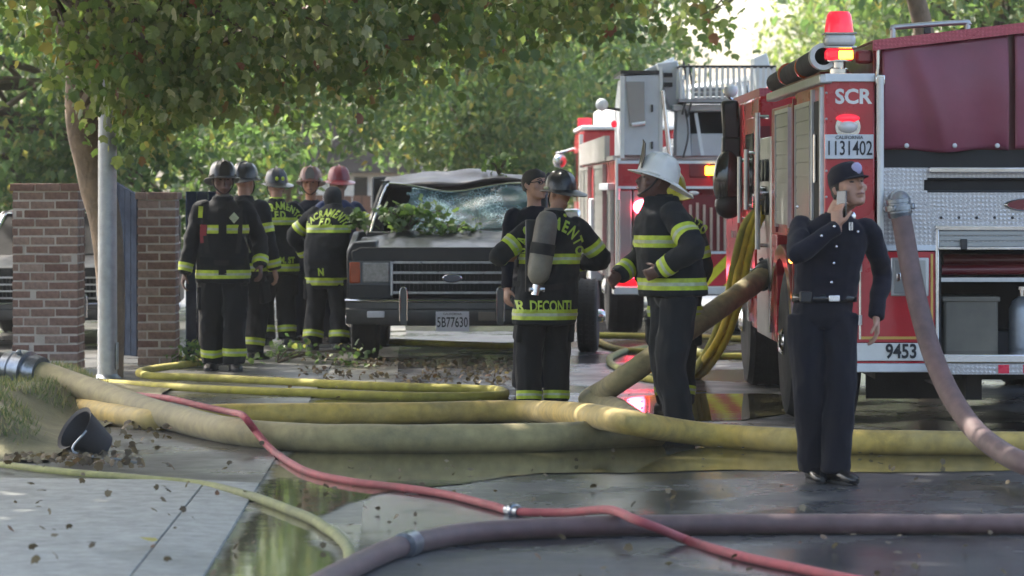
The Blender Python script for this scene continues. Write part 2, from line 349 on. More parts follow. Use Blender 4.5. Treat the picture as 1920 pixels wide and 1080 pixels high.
# driveway of slabs sloping to the gutter
drv = struct('driveway', MB().add([(-9, 4, .0), (KX(4), 4, .0), (KX(17.4), 17.4, .0), (-9, 17.0, .0)], [(0, 1, 2, 3)]), 'wet_path', sm=False)
def slab(x0, x1, y0, y1, z0, z1):
    g = 0.004
    a = [(x0(y0) + g, y0 + g, z0), (x1(y0) - g, y0 + g, z1), (x1(y1) - g, y1 - g, z1), (x0(y1) + g, y1 - g, z0)]
    lo = [(p[0], p[1], -0.04) for p in a]
    obj('slab', MB().hexa(lo + a), 'concrete', drv, bevel=0.004)
for y0, y1 in ((4, 8), (8, 12.4), (12.4, 17.35)):
    slab(lambda y: KX(y) - .29, lambda y: KX(y), y0, y1, .03, .014)
    slab(lambda y: KX(y) - 2.1, lambda y: KX(y) - .29, y0, y1, .05, .031)
    slab(lambda y: -9, lambda y: KX(y) - 2.1, y0, y1, .06, .051)
pth = [(KX(17.36), 17.36, .012), (KX(60), 60, .02), (-9, 60, .03), (-9, 17.36, .035)]
sheet('pavement', pth, 0, 'wet_path')

# grass verge with a rounded edge
def vz(x, y):
    t = max(0, min(1, (-2.86 + 0.12 * math.sin(y * 1.7) - x) / .5)); u = max(0, min(1, (y - 18.9) / .8)); w = max(0, min(1, (26 - y) / 1.5))
    t, u, w = (q * q * (3 - 2 * q) for q in (t, u, w))
    return 0.035 + 0.22 * t * u * w + 0.02 * noise.noise((x * 2, y * 2, 0)) * t
mb = MB(); nx, ny = 40, 50
gx = np.linspace(-9, -2.7, nx); gy = np.linspace(18.6, 26.2, ny)
mb.add([(x, y, vz(x, y)) for y in gy for x in gx], [(j * nx + i, j * nx + i + 1, (j + 1) * nx + i + 1, (j + 1) * nx + i) for j in range(ny - 1) for i in range(nx - 1)])
mat('turf', (0.15, 0.14, 0.075), .95, var=.4, scale=3, bump=.8, bscale=50)
struct('grass_verge', mb, 'turf')
bl = MB()
for k in range(20000):
    x = random.uniform(-5.2, -2.85); y = random.uniform(18.9, 25.6)
    z = vz(x, y)
    if z < 0.07 + random.random() * .05 or noise.noise((x * 1.6, y * 1.6, 3)) < -0.25 + random.random() * .2: continue
    h = random.uniform(.02, .065); a = random.uniform(0, 6.28); dx, dy = math.cos(a) * .006, math.sin(a) * .006
    lx, ly = random.uniform(-.04, .04), random.uniform(-.04, .04)
    bl.add([(x - dx, y - dy, z - .01), (x + dx, y + dy, z - .01), (x + lx, y + ly, z + h)], [(0, 1, 2)])
g = obj('grass', bl, 'grass_blade', sm=False); tag(g, 'short dry green grass on the mound at the left edge', 'grass', kind='stuff')

def puddle(pix, z, name='puddle', amp=.05):
    P = [G(*p) for p in pix]; P = spline(P + [P[0]], 7)[:-1]; c = sum(P, Vector()) / len(P); out = []
    for p in P:
        d = (p - c).normalized(); q = p + d * amp * (noise.noise((p.x * 3.1, p.y * 1.9, 1.7)) + .6 * noise.noise((p.x * 9, p.y * 6, 4)))
        out.append((q.x, q.y, z))
    me = MB().add(out, [tuple(range(len(out)))]).mesh(name); bm = bmesh.new(); bm.from_mesh(me)
    lay = bm.verts.layers.float.new('deep'); rim = set(bm.verts)
    bmesh.ops.inset_region(bm, faces=bm.faces[:], thickness=.16, use_even_offset=False, use_boundary=True)
    for v in bm.verts: v[lay] = 1.0
    for e in bm.edges:
        if e.is_boundary:
            for v in e.verts: v[lay] = 0.0
    bm.to_mesh(me); bm.free()
    return struct(name, me, 'puddle_water', sm=False)
puddle([(330, 1130), (400, 1050), (468, 948), (500, 872), (560, 842), (720, 828), (1000, 820), (1250, 832), (1500, 846), (1930, 852), (2050, 868), (1920, 884), (1600, 889), (1380, 884), (1180, 890), (1000, 892), (860, 912), (740, 925), (640, 960), (600, 1010), (655, 1060), (560, 1130)], 0.0055)
puddle([(1130, 760), (1200, 742), (1330, 738), (1480, 742), (1500, 772), (1400, 790), (1250, 788), (1160, 778)], 0.004)
puddle([(560, 752), (700, 745), (900, 748), (1050, 752), (1060, 764), (860, 770), (640, 766)], 0.004)

# ------------------------------------------------------------------ brick pillars
bricks = {}
def brick(p, size, parent):
    key = tuple(round(q, 3) for q in size)
    if key not in bricks:
        a, b, c = [q / 2 for q in key]; e = .004
        mbx = MB(); rs = []
        for z, i in ((-c, e), (-c + e, 0), (c - e, 0), (c, e)):
            rs.append([(-a + i, -b + i, z), (a - i, -b + i, z), (a - i, b - i, z), (-a + i, b - i, z)])
        bricks[key] = mbx.rings(rs).mesh('brick'); bricks[key].materials.append(M('brick'))
    o = bpy.data.objects.new('brick', bricks[key]); C.objects.link(o); o.parent = parent
    o.location = (p[0] + random.uniform(-.003, .003), p[1] + random.uniform(-.005, .005), p[2] + random.uniform(-.0015, .0015)); o.rotation_euler = (0, random.uniform(-.008, .008), random.uniform(-.012, .012)); return o
def pillar(label, x0, x1, y0, dep, h, L=.205):
    w = x1 - x0; t = thing('brick_pillar', label, 'pillar', (x0, y0, .02), 0, 'brick gate pillars')
    mod = .0785; n = int(h / mod); obj('mortar_core', MB().box(.005, w - .005, .005, dep - .005, 0, n * mod - .02), 'mortar', t); J = .015; D = .095
    for r in range(n):
        z = r * mod + mod / 2; last = r == n - 1
        off = [0, .5, .22, .7][r % 4] if w > .4 else [0, .55][r % 2]
        ext = .02 if last else 0
        # front and back courses
        for yy in (D / 2, dep - D / 2):
            if yy > D and r % 2: pass
            xs = [-ext]; k = (1 - off) * L
            while k < w - .04:
                if k > .04: xs.append(k)
                k += L + J
            xs.append(w + J + ext)
            for a, b in zip(xs[:-1], xs[1:]):
                brick(((a + b - J) / 2, yy - (ext if yy < D else -ext), z), (b - a - J, D, mod - J), t)
        ys = [D + J]; k = D + J + (L if r % 2 else L * .5)
        while k < dep - D - .05: ys.append(k); k += L + J
        ys.append(dep - D)
        for a, b in zip(ys[:-1], ys[1:]):
            for xx in (D / 2 - ext, w - D / 2 + ext): brick((xx, (a + b - J) / 2, z), (D, b - a - J, mod - J), t)
    return t
pillar('wider brick gate pillar at the far left behind the hose coupling', -4.37, -3.80, 28.0, .46, 1.70)
pillar('narrow brick gate pillar between the lamp pole and the front-facing firefighter', -3.37, -3.03, 28.8, .36, 1.585)

# open gate leaf and the fence by the narrow pillar
def boards(root, a, b, n, z0, za, zb, th=.03):
    a = Vector(a); b = Vector(b)
    nrm = Vector((-(b - a).y, (b - a).x, 0)).normalized() * th / 2
    for i in range(n):
        p = a.lerp(b, (i + .03) / n); q = a.lerp(b, (i + .97) / n); h0 = za + (zb - za) * i / n; h1 = za + (zb - za) * (i + 1) / n
        obj('board', MB().hexa([p - nrm + Vector((0, 0, z0)), q - nrm + Vector((0, 0, z0)), q + nrm + Vector((0, 0, z0)), p + nrm + Vector((0, 0, z0)),
                                p - nrm + Vector((0, 0, h0)), q - nrm + Vector((0, 0, h1)), q + nrm + Vector((0, 0, h1)), p + nrm + Vector((0, 0, h0))]), 'navy_wood', root, bevel=.004)
    return nrm
t = thing('gate', 'dark navy board gate leaf swung open behind the lamp pole', 'gate', (0, 0, .03))
nr = boards(t, (-3.40, 29.10, 0), (-3.66, 29.45, 0), 4, .06, 1.53, 1.66)
for z in (.35, 1.25): obj('rail', MB().beam((-3.38, 29.16, z), (-3.64, 29.51, z), .04, .09), 'navy_wood', t)
t = thing('fence', 'dark navy board fence right of the narrow brick pillar', 'fence', (0, 0, .03))
boards(t, (-3.02, 29.6, 0), (-2.72, 29.7, 0), 3, .05, 1.56, 1.56)
for z in (.3, 1.3): obj('rail', MB().beam((-3.02, 29.65, z), (-2.72, 29.75, z), .04, .09), 'navy_wood', t)
t = obj('garden_wall', MB().box(-2.86, -2.62, 29.2, 29.4, 0.0, 1.02), 'grey_render', bevel=.02); tag(t, 'low rough grey wall behind the front-facing firefighter', 'wall')

# lamp pole
t = thing('lamp_pole', 'galvanised round lamp pole in front of the leaning tree', 'pole', (-3.325, 26.3, .03))
obj('shaft', MB().tube([(0, 0, z) for z in (0, 1, 2, 3, 4.5, 6.5)], [.082, .079, .076, .073, .068, .06], 20), 'galvanised', t)
obj('base_collar', MB().lathe([(.02, 0), (.115, 0), (.115, .03), (.09, .05), (.085, .06)], n=20), 'galvanised', t)
obj('hand_hole_cover', MB().box(.075, .086, -.05, .05, .1, .32), 'galvanised', t, bevel=.004)
obj('arm', MB().tube(spline([(0, 0, 6.4), (.3, 0, 6.75), (1.2, 0, 6.95), (1.7, 0, 6.95)]), .035, 10), 'galvanised', t)
obj('lamp_head', MB().ell((1.95, 0, 6.93), .34, .14, .07), 'galvanised', t)

# white house and wooden fence far behind
t = thing('house', 'small white house glimpsed through leaves above the red helmet', 'house', (-3.35, 62, 0))
obj('wall', MB().box(-1.3, 1.3, 0, 4, 0, 1.98), 'white_wall', t)
obj('roof', MB().prism([(-1.6, 1.94), (1.6, 1.94), (.9, 3.0), (-.9, 3.0)], -.3, 4.3), 'roof_brown', t)
for x in (.42, .98):
    wi = obj('window', MB().box(x - .13, x + .13, -.03, .02, 1.2, 1.86), 'window_glass', t)
    obj('frame', MB().box(x - .17, x + .17, -.02, .01, 1.15, 1.91), 'white_wall', wi)
t = thing('wood_fence', 'reddish brown board fence in front of the white house', 'fence', (-4.2, 57, 0))
for i in range(18): obj('board', MB().box(i * .17, i * .17 + .155, 0, .02, 0, 1.52 + random.uniform(-.02, .02)), 'fence_wood', t)
for z in (.4, 1.2): obj('rail', MB().box(0, 3.05, .022, .07, z, z + .09), 'fence_wood', t)

# ------------------------------------------------------------------ trees
ML = np.array([(0, 0, .06), (.0, -.40, 0), (.22, -.36, -.03), (.37, -.25, -.07), (.34, -.06, -.03), (.45, .13, -.10), (.29, .19, -.02), (.19, .34, -.01), (.03, .52, -.12), (-.15, .35, .0), (-.26, .20, -.02), (-.43, .16, -.10), (-.35, -.05, -.03), (-.38, -.23, -.07), (-.21, -.35, -.03)])
MF = [(0, i, i + 1) for i in range(1, 14)] + [(0, 14, 1)]
DL = np.array([(0, -.5, 0), (.27, -.02, .07), (0, .55, -.03), (-.27, -.02, .07)]); DF = [(0, 1, 2), (0, 2, 3)]
def rot_mats(n, droop=.6):
    yaw = rng.uniform(0, 2 * np.pi, n); tilt = rng.normal(0, 1, n) * .55 + droop; roll = rng.normal(0, .7, n)
    cy, sy, ct, st, cr, sr = np.cos(yaw), np.sin(yaw), np.cos(tilt), np.sin(tilt), np.cos(roll), np.sin(roll)
    Z = np.zeros(n); O = np.ones(n)
    Rz = np.stack([np.stack([cy, -sy, Z], -1), np.stack([sy, cy, Z], -1), np.stack([Z, Z, O], -1)], 1)
    Rx = np.stack([np.stack([O, Z, Z], -1), np.stack([Z, ct, st], -1), np.stack([Z, -st, ct], -1)], 1)
    Ry = np.stack([np.stack([cr, Z, sr], -1), np.stack([Z, O, Z], -1), np.stack([-sr, Z, cr], -1)], 1)
    return Rz @ Rx @ Ry
def leaves_mesh(name, cen, size, T, TF, droop=.6):
    n = len(cen); Rm = rot_mats(n, droop)
    V = np.einsum('nij,kj->nki', Rm, T) * size[:, None, None] + cen[:, None, :]
    k = len(T); tf = np.array(TF); Fi = (tf[None] + (np.arange(n) * k)[:, None, None]).reshape(-1, 3)
    me = bpy.data.meshes.new(name); me.vertices.add(n * k); me.vertices.foreach_set('co', V.reshape(-1).astype(np.float32))
    me.loops.add(Fi.size); me.loops.foreach_set('vertex_index', Fi.reshape(-1).astype(np.int32))
    me.polygons.add(len(Fi)); me.polygons.foreach_set('loop_start', np.arange(0, Fi.size, 3, dtype=np.int32)); me.update(calc_edges=True); me.validate()
    return me
def blob(c, r, ncl, per, spread, lo=None):
    """leaf positions: clusters through an ellipsoid, denser towards its skin"""
    d = rng.normal(0, 1, (ncl, 3)); d /= np.linalg.norm(d, axis=1)[:, None]
    q = np.array(c) + d * (rng.uniform(.12, 1, ncl) ** .45)[:, None] * np.array(r)
    p = (q[:, None, :] + rng.normal(0, 1, (ncl, per, 3)) * np.array([spread, spread, spread * .75])).reshape(-1, 3)
    if lo is not None: p = p[p[:, 2] > lo]
    return q, p
def tree(name, label, trunk, r0, blobs, leafm, size, T=DL, TF=DF, per=40, spread=.3, droop=.6, limbs=14, group=None, crown_name='crown', lo=None, single=0, keepout=None, flare=True):
    t = thing(name, label, 'tree', trunk[0], 0, group); base = Vector(trunk[0])
    sp = spline(trunk, 8); n = len(sp)
    obj('trunk', MB().tube([p - base for p in sp], [r0 * ((1.25 if flare else .78 + .75 * min(1, i / n * 2.2)) - .85 * (i / (n - 1)) ** .8 * (1 if flare else .9)) for i in range(n)], 12), 'bark', t)
    top = sp[-1]; allp = []; lm = MB()
    for (c, r, ncl) in blobs:
        q, p = blob(c, r, ncl, per, spread, lo); allp.append(p)
        idx = rng.choice(len(q), min(limbs, len(q)), replace=False)
        for i in idx:
            e = Vector(q[i]); s0 = sp[int(n * random.uniform(.6, .99)) - 1]; mid = s0.lerp(e, .5) + Vector((random.uniform(-.3, .3), random.uniform(-.3, .3), .35))
            pts = spline([s0, mid, e], 5); L0 = min(r0 * .35, .08)
            lm.tube([x - base for x in pts], [L0 * (1 - .9 * k / (len(pts) - 1)) for k in range(len(pts))], 5)
    if lm.v: stuff(obj('limb', lm, 'twig', t))
    P = np.concatenate(allp)
    if keepout: P = P[~keepout(P)]
    sz = size * rng.uniform(.6, 1.35, len(P))
    if single:      # the leaves that show largest are single leaves
        key = P[:, 1] - 0.0; vis = (np.abs(P[:, 0] * F / P[:, 1] + 20) < 900) & (P[:, 2] < 1.6 + 350 * P[:, 1] / F)
        cand = np.where(vis)[0]; cand = cand[np.argsort(key[cand])][:single]; keep = np.ones(len(P), bool); keep[cand] = False
        lms = []
        for v in range(5):
            ang = .25 * v; q = ML.copy(); q[:, 2] += .18 * (v - 2) * q[:, 0] ** 2 - .3 * q[:, 1] ** 2 * (v % 3) * .4
            me = bpy.data.meshes.new('leaf'); me.from_pydata(q.tolist(), [], MF); me.materials.append(M(['leaf_one_green', 'leaf_one_olive', 'leaf_one_green', 'leaf_one_pale', 'leaf_one_rust'][v])); lms.append(me)
        for i in cand:
            v = rng.choice(5, p=[.32, .36, .18, .125, .015]); o = bpy.data.objects.new('leaf', lms[v]); C.objects.link(o); o.parent = t
            s_ = sz[i] * 1.1; o.matrix_local = Matrix.Translation(Vector(P[i]) - base) @ Matrix(rot_mats(1, droop)[0].tolist()).to_4x4() @ Matrix.Scale(s_, 4)
        P = P[keep]; sz = sz[keep]
    me = leaves_mesh(crown_name, P - np.array(base), sz, T, TF, droop)
    stuff(obj(crown_name, me, leafm, t, sm=False)); return t
for nm, col in (('leaf_one_green', (.11, .155, .065)), ('leaf_one_olive', (.165, .195, .085)), ('leaf_one_pale', (.27, .285, .17)), ('leaf_one_rust', (.18, .07, .045))):
    leaf_mat(nm, [(0, col), (1, tuple(q * 1.15 for q in col))], .4)

tree('plane_tree', 'plane tree with brown leaning trunk and large drooping leaves behind the lamp pole',
     [(-3.395, 27.1, 0), (-3.395, 27.1, .7), (-3.44, 27.1, 1.3), (-3.54, 27.1, 1.75), (-3.64, 27.0, 2.4), (-3.4, 26.6, 3.6), (-2.9, 26.2, 5.0)], .135,
     [((-1.95, 25.2, 3.05), (1.1, 2.0, .95), 52), ((-2.75, 25.0, 2.5), (.40, .6, .6), 13), ((-.9, 26.0, 3.25), (1.1, 2.0, .8), 34), ((-3.9, 26.0, 3.75), (.9, 1.5, .7), 14), ((.0, 29, 3.5), (1.5, 2.0, .8), 40), ((-2.95, 26.4, 2.35), (.3, .4, .36), 7), ((-3.2, 25.5, 2.85), (.35, .5, .3), 7)],
     'leaf_plane', .098, ML, MF, per=74, spread=.24, droop=1.2, limbs=12, single=300, flare=False, keepout=lambda P: (P[:, 0] > -2.82) & (P[:, 2] < 2.12))
tree('shade_tree', 'tall street tree arching over the road above the top of the picture',
     [(-6.4, 24, 0), (-6.3, 24, 2), (-5.6, 24, 4), (-4.2, 24.2, 6)], .22,
     [((-3.6, 23.5, 6.9), (5.8, 9.5, 2.1), 400), ((2.6, 25.5, 6.9), (3.6, 8.5, 1.8), 150), ((-7.0, 17.0, 6.4), (4.2, 5.5, 1.9), 240), ((-2.5, 13.5, 7.2), (5, 4.5, 1.6), 190), ((-3.5, 36.5, 7.4), (5.5, 6, 1.7), 170)],
     'leaf_back', .27, ML, MF, per=34, spread=.42, droop=.5, limbs=30, lo=4.3, keepout=lambda P: (P[:, 0] > -5.7) & (P[:, 0] < -2.7) & (P[:, 1] > 24.3) & (P[:, 1] < 30.5))
tree('street_tree', 'tree whose leafy branch tips hang against the white sky above the aerial ladder',
     [(5.0, 38, 0), (5.0, 38, 2.5), (4.6, 37.6, 4.2), (3.4, 37, 5.2)], .16,
     [((2.05, 36, 4.15), (.6, .9, 1.0), 16), ((3.6, 37, 5.4), (1.6, 1.6, 1.1), 40)], 'leaf_plane', .12, ML, MF, per=30, spread=.2, droop=.9, limbs=8, lo=3.05)
BT = 'trees behind the crashed car'
tree('tree', 'leafy dark green tree at the far left above the wide brick pillar', [(-7.4, 43, 0), (-7.4, 43, 2), (-7.3, 43, 4)], .18,
     [((-6.6, 43, 3.7), (2.6, 2.5, 2.4), 190), ((-5.2, 44, 1.6), (2.6, 1.2, 1.2), 90)], 'leaf_back', .16, per=60, spread=.26, group=BT)
tree('tree', 'dense leafy tree directly behind the group of firefighters at the left', [(-3.4, 49, 0), (-3.4, 49, 2), (-3.2, 49, 4)], .18,
     [((-3.6, 48, 4.0), (2.7, 2.5, 2.15), 210)], 'leaf_back', .15, per=60, spread=.26, group=BT)
tree('tree', 'dense leafy tree rising behind the roof of the crashed car', [(-.8, 54, 0), (-.8, 54, 2), (-.7, 54, 4)], .18,
     [((-.6, 53, 4.2), (2.5, 2.5, 2.45), 220), ((-.3, 53, 2.4), (2.0, 1.5, .8), 50)], 'leaf_back', .15, per=60, spread=.26, group=BT)
tree('tree', 'leafy tree left of the aerial ladder with the white sky beside it', [(1.9, 60, 0), (1.9, 60, 2), (1.7, 60, 4)], .18,
     [((1.2, 59, 4.6), (2.1, 2.5, 3.0), 220), ((.6, 59, 2.4), (1.5, 1.5, 1.0), 50)], 'leaf_back', .15, per=60, spread=.26, group=BT)
tree('tree', 'sunlit pale green tree between the aerial ladder and the red beacon', [(7.6, 76, 0), (7.6, 76, 2), (7.6, 76, 4)], .2,
     [((7.7, 76, 5.2), (1.7, 2.5, 2.4), 120)], 'leaf_sunlit', .19, per=44, spread=.3, group=BT)
tree('tree', 'tree showing over the roof of the near fire engine', [(7.0, 44, 0), (7.0, 44, 2.4), (6.6, 44, 4.4)], .2,
     [((6.0, 44, 5.4), (2.6, 3, 1.9), 170)], 'leaf_back', .17, per=54, spread=.3, group=BT)
FB = MB()
P = []
for c, r, n in (((-13, 92, 5), (6, 4, 6), 240), ((-5, 98, 5.5), (6, 4, 6), 260), ((1.5, 100, 5.5), (3.2, 3, 6), 160), ((14, 96, 5), (5, 4, 5), 160)):
    P.append(blob(c, r, n, 50, .5)[1])
o = obj('far_wood', leaves_mesh('far_wood', np.concatenate(P), .34 * rng.uniform(.6, 1.3, sum(len(q) for q in P)), DL, DF), 'leaf_back', sm=False)
tag(o, 'far mass of trees closing the street behind everything', 'wood', kind='stuff')
# ------------------------------------------------------------------ vehicles
mat('fire_red', (0.46, 0.010, 0.022), 0.28, var=0.1, scale=3, coat=0.5, dirt=0.3, dirtcol=(.12, .03, .03))
mat('dark_red', (0.16, 0.012, 0.018), 0.35, var=0.1, coat=0.3)
mat('maroon_vinyl', (0.20, 0.04, 0.070), 0.38, var=0.14, scale=2.5, bump=0.12, bscale=9, spec=.5)
mat('chrome', (0.62, 0.62, 0.63), 0.16, 1.0, var=0.08, dirt=.1)
mat('brushed', (0.45, 0.455, 0.46), 0.36, 0.85, var=0.1, scale=20, dirt=.2)
mat('rolldoor', (0.30, 0.305, 0.30), 0.38, 0.8, var=0.08, scale=3)
mat('rubber', (0.018, 0.018, 0.019), 0.8, var=0.2, bump=.3, bscale=60, dirt=.3, dirtcol=(.05, .045, .04))
mat('black_plastic', (0.015, 0.015, 0.017), 0.35, var=0.1)
mat('gloss_black', (0.012, 0.012, 0.015), 0.08, var=0.1, coat=.8)
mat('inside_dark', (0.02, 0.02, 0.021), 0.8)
mat('white_paint', (0.72, 0.72, 0.70), 0.4, var=0.06, dirt=.18, dirtcol=(.3, .28, .25))
mat('off_white', (0.72, 0.76, 0.80), 0.45, var=0.06, dirt=.2, dirtcol=(.25, .25, .25))
mat('panel_grey', (0.56, 0.58, 0.61), 0.45, var=0.08, scale=4, dirt=.15)
mat('letter_white', (0.75, 0.75, 0.74), 0.5)
mat('letter_black', (0.012, 0.014, 0.02), 0.5)
mat('gold_line', (0.55, 0.36, 0.09), 0.35, 0.4)
mat('red_lens', (0.55, 0.012, 0.03), 0.15, var=.3, scale=30, emit=(1.0, 0.03, 0.06), es=.22)
mat('red_lens_strong', (0.6, 0.01, 0.03), 0.12, emit=(1.0, 0.05, 0.09), es=13)
mat('red_reflector', (0.65, 0.02, 0.06), 0.25)
mat('amber_lit', (0.8, 0.4, 0.02), 0.2, emit=(1.0, 0.55, 0.02), es=4)
mat('amber_small_lit', (0.8, 0.3, 0.02), 0.2, emit=(1.0, 0.25, 0.03), es=6)
mat('clear_lens', (0.62, 0.60, 0.60), 0.12, spec=.8)
mat('amber_lens', (0.42, 0.075, 0.018), 0.22, var=.15)
mat('lamp_glass', (0.26, 0.27, 0.26), 0.12, var=.25, scale=40, spec=.8)
mat('plate_white', (0.62, 0.64, 0.68), 0.45, var=.06, dirt=.3, dirtcol=(.3, .3, .33))
mat('blue_oval', (0.03, 0.045, 0.085), 0.25, coat=.5)
mat('tan_bin', (0.15, 0.135, 0.105), 0.6)
mat('tan_slat', (0.48, 0.37, 0.29), 0.5)
mat('chev_red', (0.52, 0.02, 0.04), 0.35)
mat('chev_lime', (0.72, 0.70, 0.03), 0.35)
mat('bronco_paint', (0.009, 0.012, 0.015), 0.42, var=.3, scale=5, coat=.12, dirt=.35, dirtcol=(.045, .042, .038), spec=.4)
mat('bronco_roof', (0.045, 0.038, 0.038), 0.5, var=.35, scale=4, coat=.1, dirt=.5, dirtcol=(.07, .06, .055), spec=.3)
mat('bumper_dark', (0.09, 0.095, 0.10), 0.35, .7, dirt=.5, dirtcol=(.08, .07, .06))
mat('interior_cloth', (0.04, 0.04, 0.045), 0.9)
mat('black_car', (0.008, 0.009, 0.010), 0.4, coat=.1, spec=.3)
mat('dull_chrome', (0.36, 0.37, 0.39), 0.3, 1.0, var=.2, scale=12, dirt=.4)
mat('hose_black', (0.02, 0.02, 0.02), 0.7)
tread_mat('tread', (0.52, 0.51, 0.52), .3, 52)
tread_mat('tread_red_lit', (0.42, 0.10, 0.12), .35, 56)  # red lamp light reflected by the plate, put into its colour
# cracked windscreen
m = bpy.data.materials.new('shattered_glass'); m.use_nodes = True; MATS['shattered_glass'] = m
_N = m.node_tree.nodes; _L = m.node_tree.links; _b = _N['Principled BSDF']; _tc = _N.new('ShaderNodeTexCoord')
_v = _N.new('ShaderNodeTexVoronoi'); _v.feature = 'DISTANCE_TO_EDGE'; _v.inputs['Scale'].default_value = 26; _L.new(_tc.outputs['Object'], _v.inputs['Vector'])
_m = _N.new('ShaderNodeMapRange'); _m.inputs[1].default_value = 0; _m.inputs[2].default_value = .05; _m.inputs[3].default_value = 1; _m.inputs[4].default_value = 0; _L.new(_v.outputs[0], _m.inputs[0])
_n = _N.new('ShaderNodeTexNoise'); _n.inputs['Scale'].default_value = 3.5; _n.inputs['Detail'].default_value = 5; _L.new(_tc.outputs['Object'], _n.inputs['Vector'])
_m2 = _N.new('ShaderNodeMapRange'); _m2.inputs[1].default_value = .40; _m2.inputs[2].default_value = .62; _L.new(_n.outputs[0], _m2.inputs[0])
_mu = _N.new('ShaderNodeMath'); _mu.operation = 'MULTIPLY'; _L.new(_m.outputs[0], _mu.inputs[0]); _L.new(_m2.outputs[0], _mu.inputs[1])
_ad = _N.new('ShaderNodeMath'); _ad.operation = 'MULTIPLY_ADD'; _L.new(_m2.outputs[0], _ad.inputs[0]); _ad.inputs[1].default_value = .35; _L.new(_mu.outputs[0], _ad.inputs[2])
_mx = _N.new('ShaderNodeMix'); _mx.data_type = 'RGBA'; _mx.inputs[6].default_value = (.05, .12, .13, 1); _mx.inputs[7].default_value = (.42, .58, .62, 1); _mx.clamp_factor = True
_L.new(_ad.outputs[0], _mx.inputs[0]); _L.new(_mx.outputs[2], _b.inputs['Base Color']); _b.inputs['Roughness'].default_value = .12; _b.inputs['Specular IOR Level'].default_value = .8
_tr = _N.new('ShaderNodeMapRange'); _tr.inputs[3].default_value = .55; _tr.inputs[4].default_value = 1; _L.new(_ad.outputs[0], _tr.inputs[0]); _L.new(_tr.outputs[0], _b.inputs['Alpha'])
_bp = _N.new('ShaderNodeBump'); _bp.inputs['Strength'].default_value = .4; _bp.inputs['Distance'].default_value = .01; _L.new(_n.outputs[0], _bp.inputs['Height']); _L.new(_bp.outputs[0], _b.inputs['Normal'])

def wheel(root, c, r, w, side=-1, rim='brushed', name='wheel'):
    """wheel with its axle along x; side = -1 shows its disc towards -x"""
    k = side
    prof = [(r * .56, -w / 2), (r * .80, -w / 2 * 1.02), (r * .95, -w / 2 * .95), (r, -w / 2 * .72), (r * 1.0, w / 2 * .72), (r * .95, w / 2 * .95), (r * .80, w / 2 * 1.02), (r * .56, w / 2)]
    t = obj(name, MB().lathe(prof, c, 36, 'x'), 'rubber', root)
    x = c[0] + k * w * .40
    obj('rim', MB().lathe([(r * .02, x), (r * .2, x), (r * .24, x - k * .0), (r * .45, x - k * .05), (r * .53, x - k * .01), (r * .57, x + k * .02), (r * .57, x - k * .1)], (0, c[1], c[2]), 28, 'x'), rim, t)
    obj('hub', MB().lathe([(r * .18, x), (r * .18, x + k * .06), (r * .12, x + k * .09), (r * .02, x + k * .095)], (0, c[1], c[2]), 16, 'x'), 'chrome', t)
    tr = MB()
    for j in range(44):
        a = 2 * math.pi * j / 44
        for xs in (-.3, 0, .3):
            p = Vector((c[0] + xs * w, c[1] + math.cos(a + xs) * r, c[2] + math.sin(a + xs) * r)); n = Vector((0, math.cos(a + xs), math.sin(a + xs)))
            tr.beam(p - n * .01, p + n * .008, w * .24, r * .09, up=(1, 0, 0))
    stuff(obj('tread', tr, 'rubber', t, sm=False))
    return t

# ================================================================== near fire engine
E = thing('fire_engine', 'near red fire engine seen from behind at the right edge', 'fire engine', (1.918, 19.67, 0), R(.15))
def eu(px): return (px - 1545) / 305.0
def ez(py): return 1.6 - (py - 357) / 305.0
WD = 2.52
obj('chassis', MB().box(.35, WD - .35, .3, 8.6, .42, .72).box(.9, 1.0, .2, 8.6, .3, .5).box(1.6, 1.7, .2, 8.6, .3, .5), 'inside_dark', E)
# body with compartment opening at the back (built from walls)
b = MB()
b.box(.004, .315, .02, 2.0, .50, 2.28).box(.315, .69, .06, 2.0, .50, 1.22)      # left rear locker block
b.box(WD - .315, WD - .004, .02, 2.0, .50, 2.28).box(WD - .69, WD - .315, .06, 2.0, .50, 1.22)
b.box(.70, WD - .70, .9, 3.9, .55, 1.8)
obj('body', b, 'fire_red', E, bevel=.012)
b = MB(); b.box(.004, .16, 2.0, 3.9, 1.28, 2.2).box(WD - .16, WD - .004, 2.0, 3.9, 1.28, 2.2).box(.16, WD - .16, 2.0, 3.9, 1.3, 2.1)
b.box(.004, .3, 3.46, 3.9, .5, 1.28).box(WD - .3, WD - .004, 3.46, 3.9, .5, 1.28)
obj('upper_body', b, 'fire_red', E, bevel=.01)
obj('drip_gutter', MB().box(-.03, .05, -.01, 3.95, 2.255, 2.315), 'brushed', E, bevel=.01)
# rear column face
obj('column_trim', MB().box(eu(1547), eu(1640), -.012, .02, ez(153), ez(138)), 'off_white', E, bevel=.004)
flat_text('lettering', 'SCR', .125, (eu(1600), .018, ez(182)), 'letter_white', E, bold=.004)
lp = obj('warning_lamp', MB().ell((eu(1590), .005, ez(238)), .062, .03, .038), 'clear_lens', E)
obj('bezel', MB().lathe([(.058, -.006), (.078, -.006), (.078, .012), (.058, .012)], (eu(1590), .01, ez(238)), 20, 'y'), 'chrome', lp)
obj('red_lamp', MB().ell((eu(1590), .012, ez(222)), .075, .02, .028), 'red_lens', E)
pl = obj('licence_plate', MB().box(eu(1545) + .006, eu(1638), -.004, .012, ez(298), ez(252)), 'plate_white', E, bevel=.004)
flat_text('plate_number', '1131402', .125, (eu(1592), -.006, ez(279)), 'letter_black', pl, bold=.001, xs=.66)
flat_text('plate_state', 'CALIFORNIA', .03, (eu(1592), -.006, ez(258)), 'letter_black', pl)
obj('grab_pole', MB().tube([(eu(1649), -.05, ez(470)), (eu(1649), -.05, ez(146))], .021, 14), 'white_paint', E)
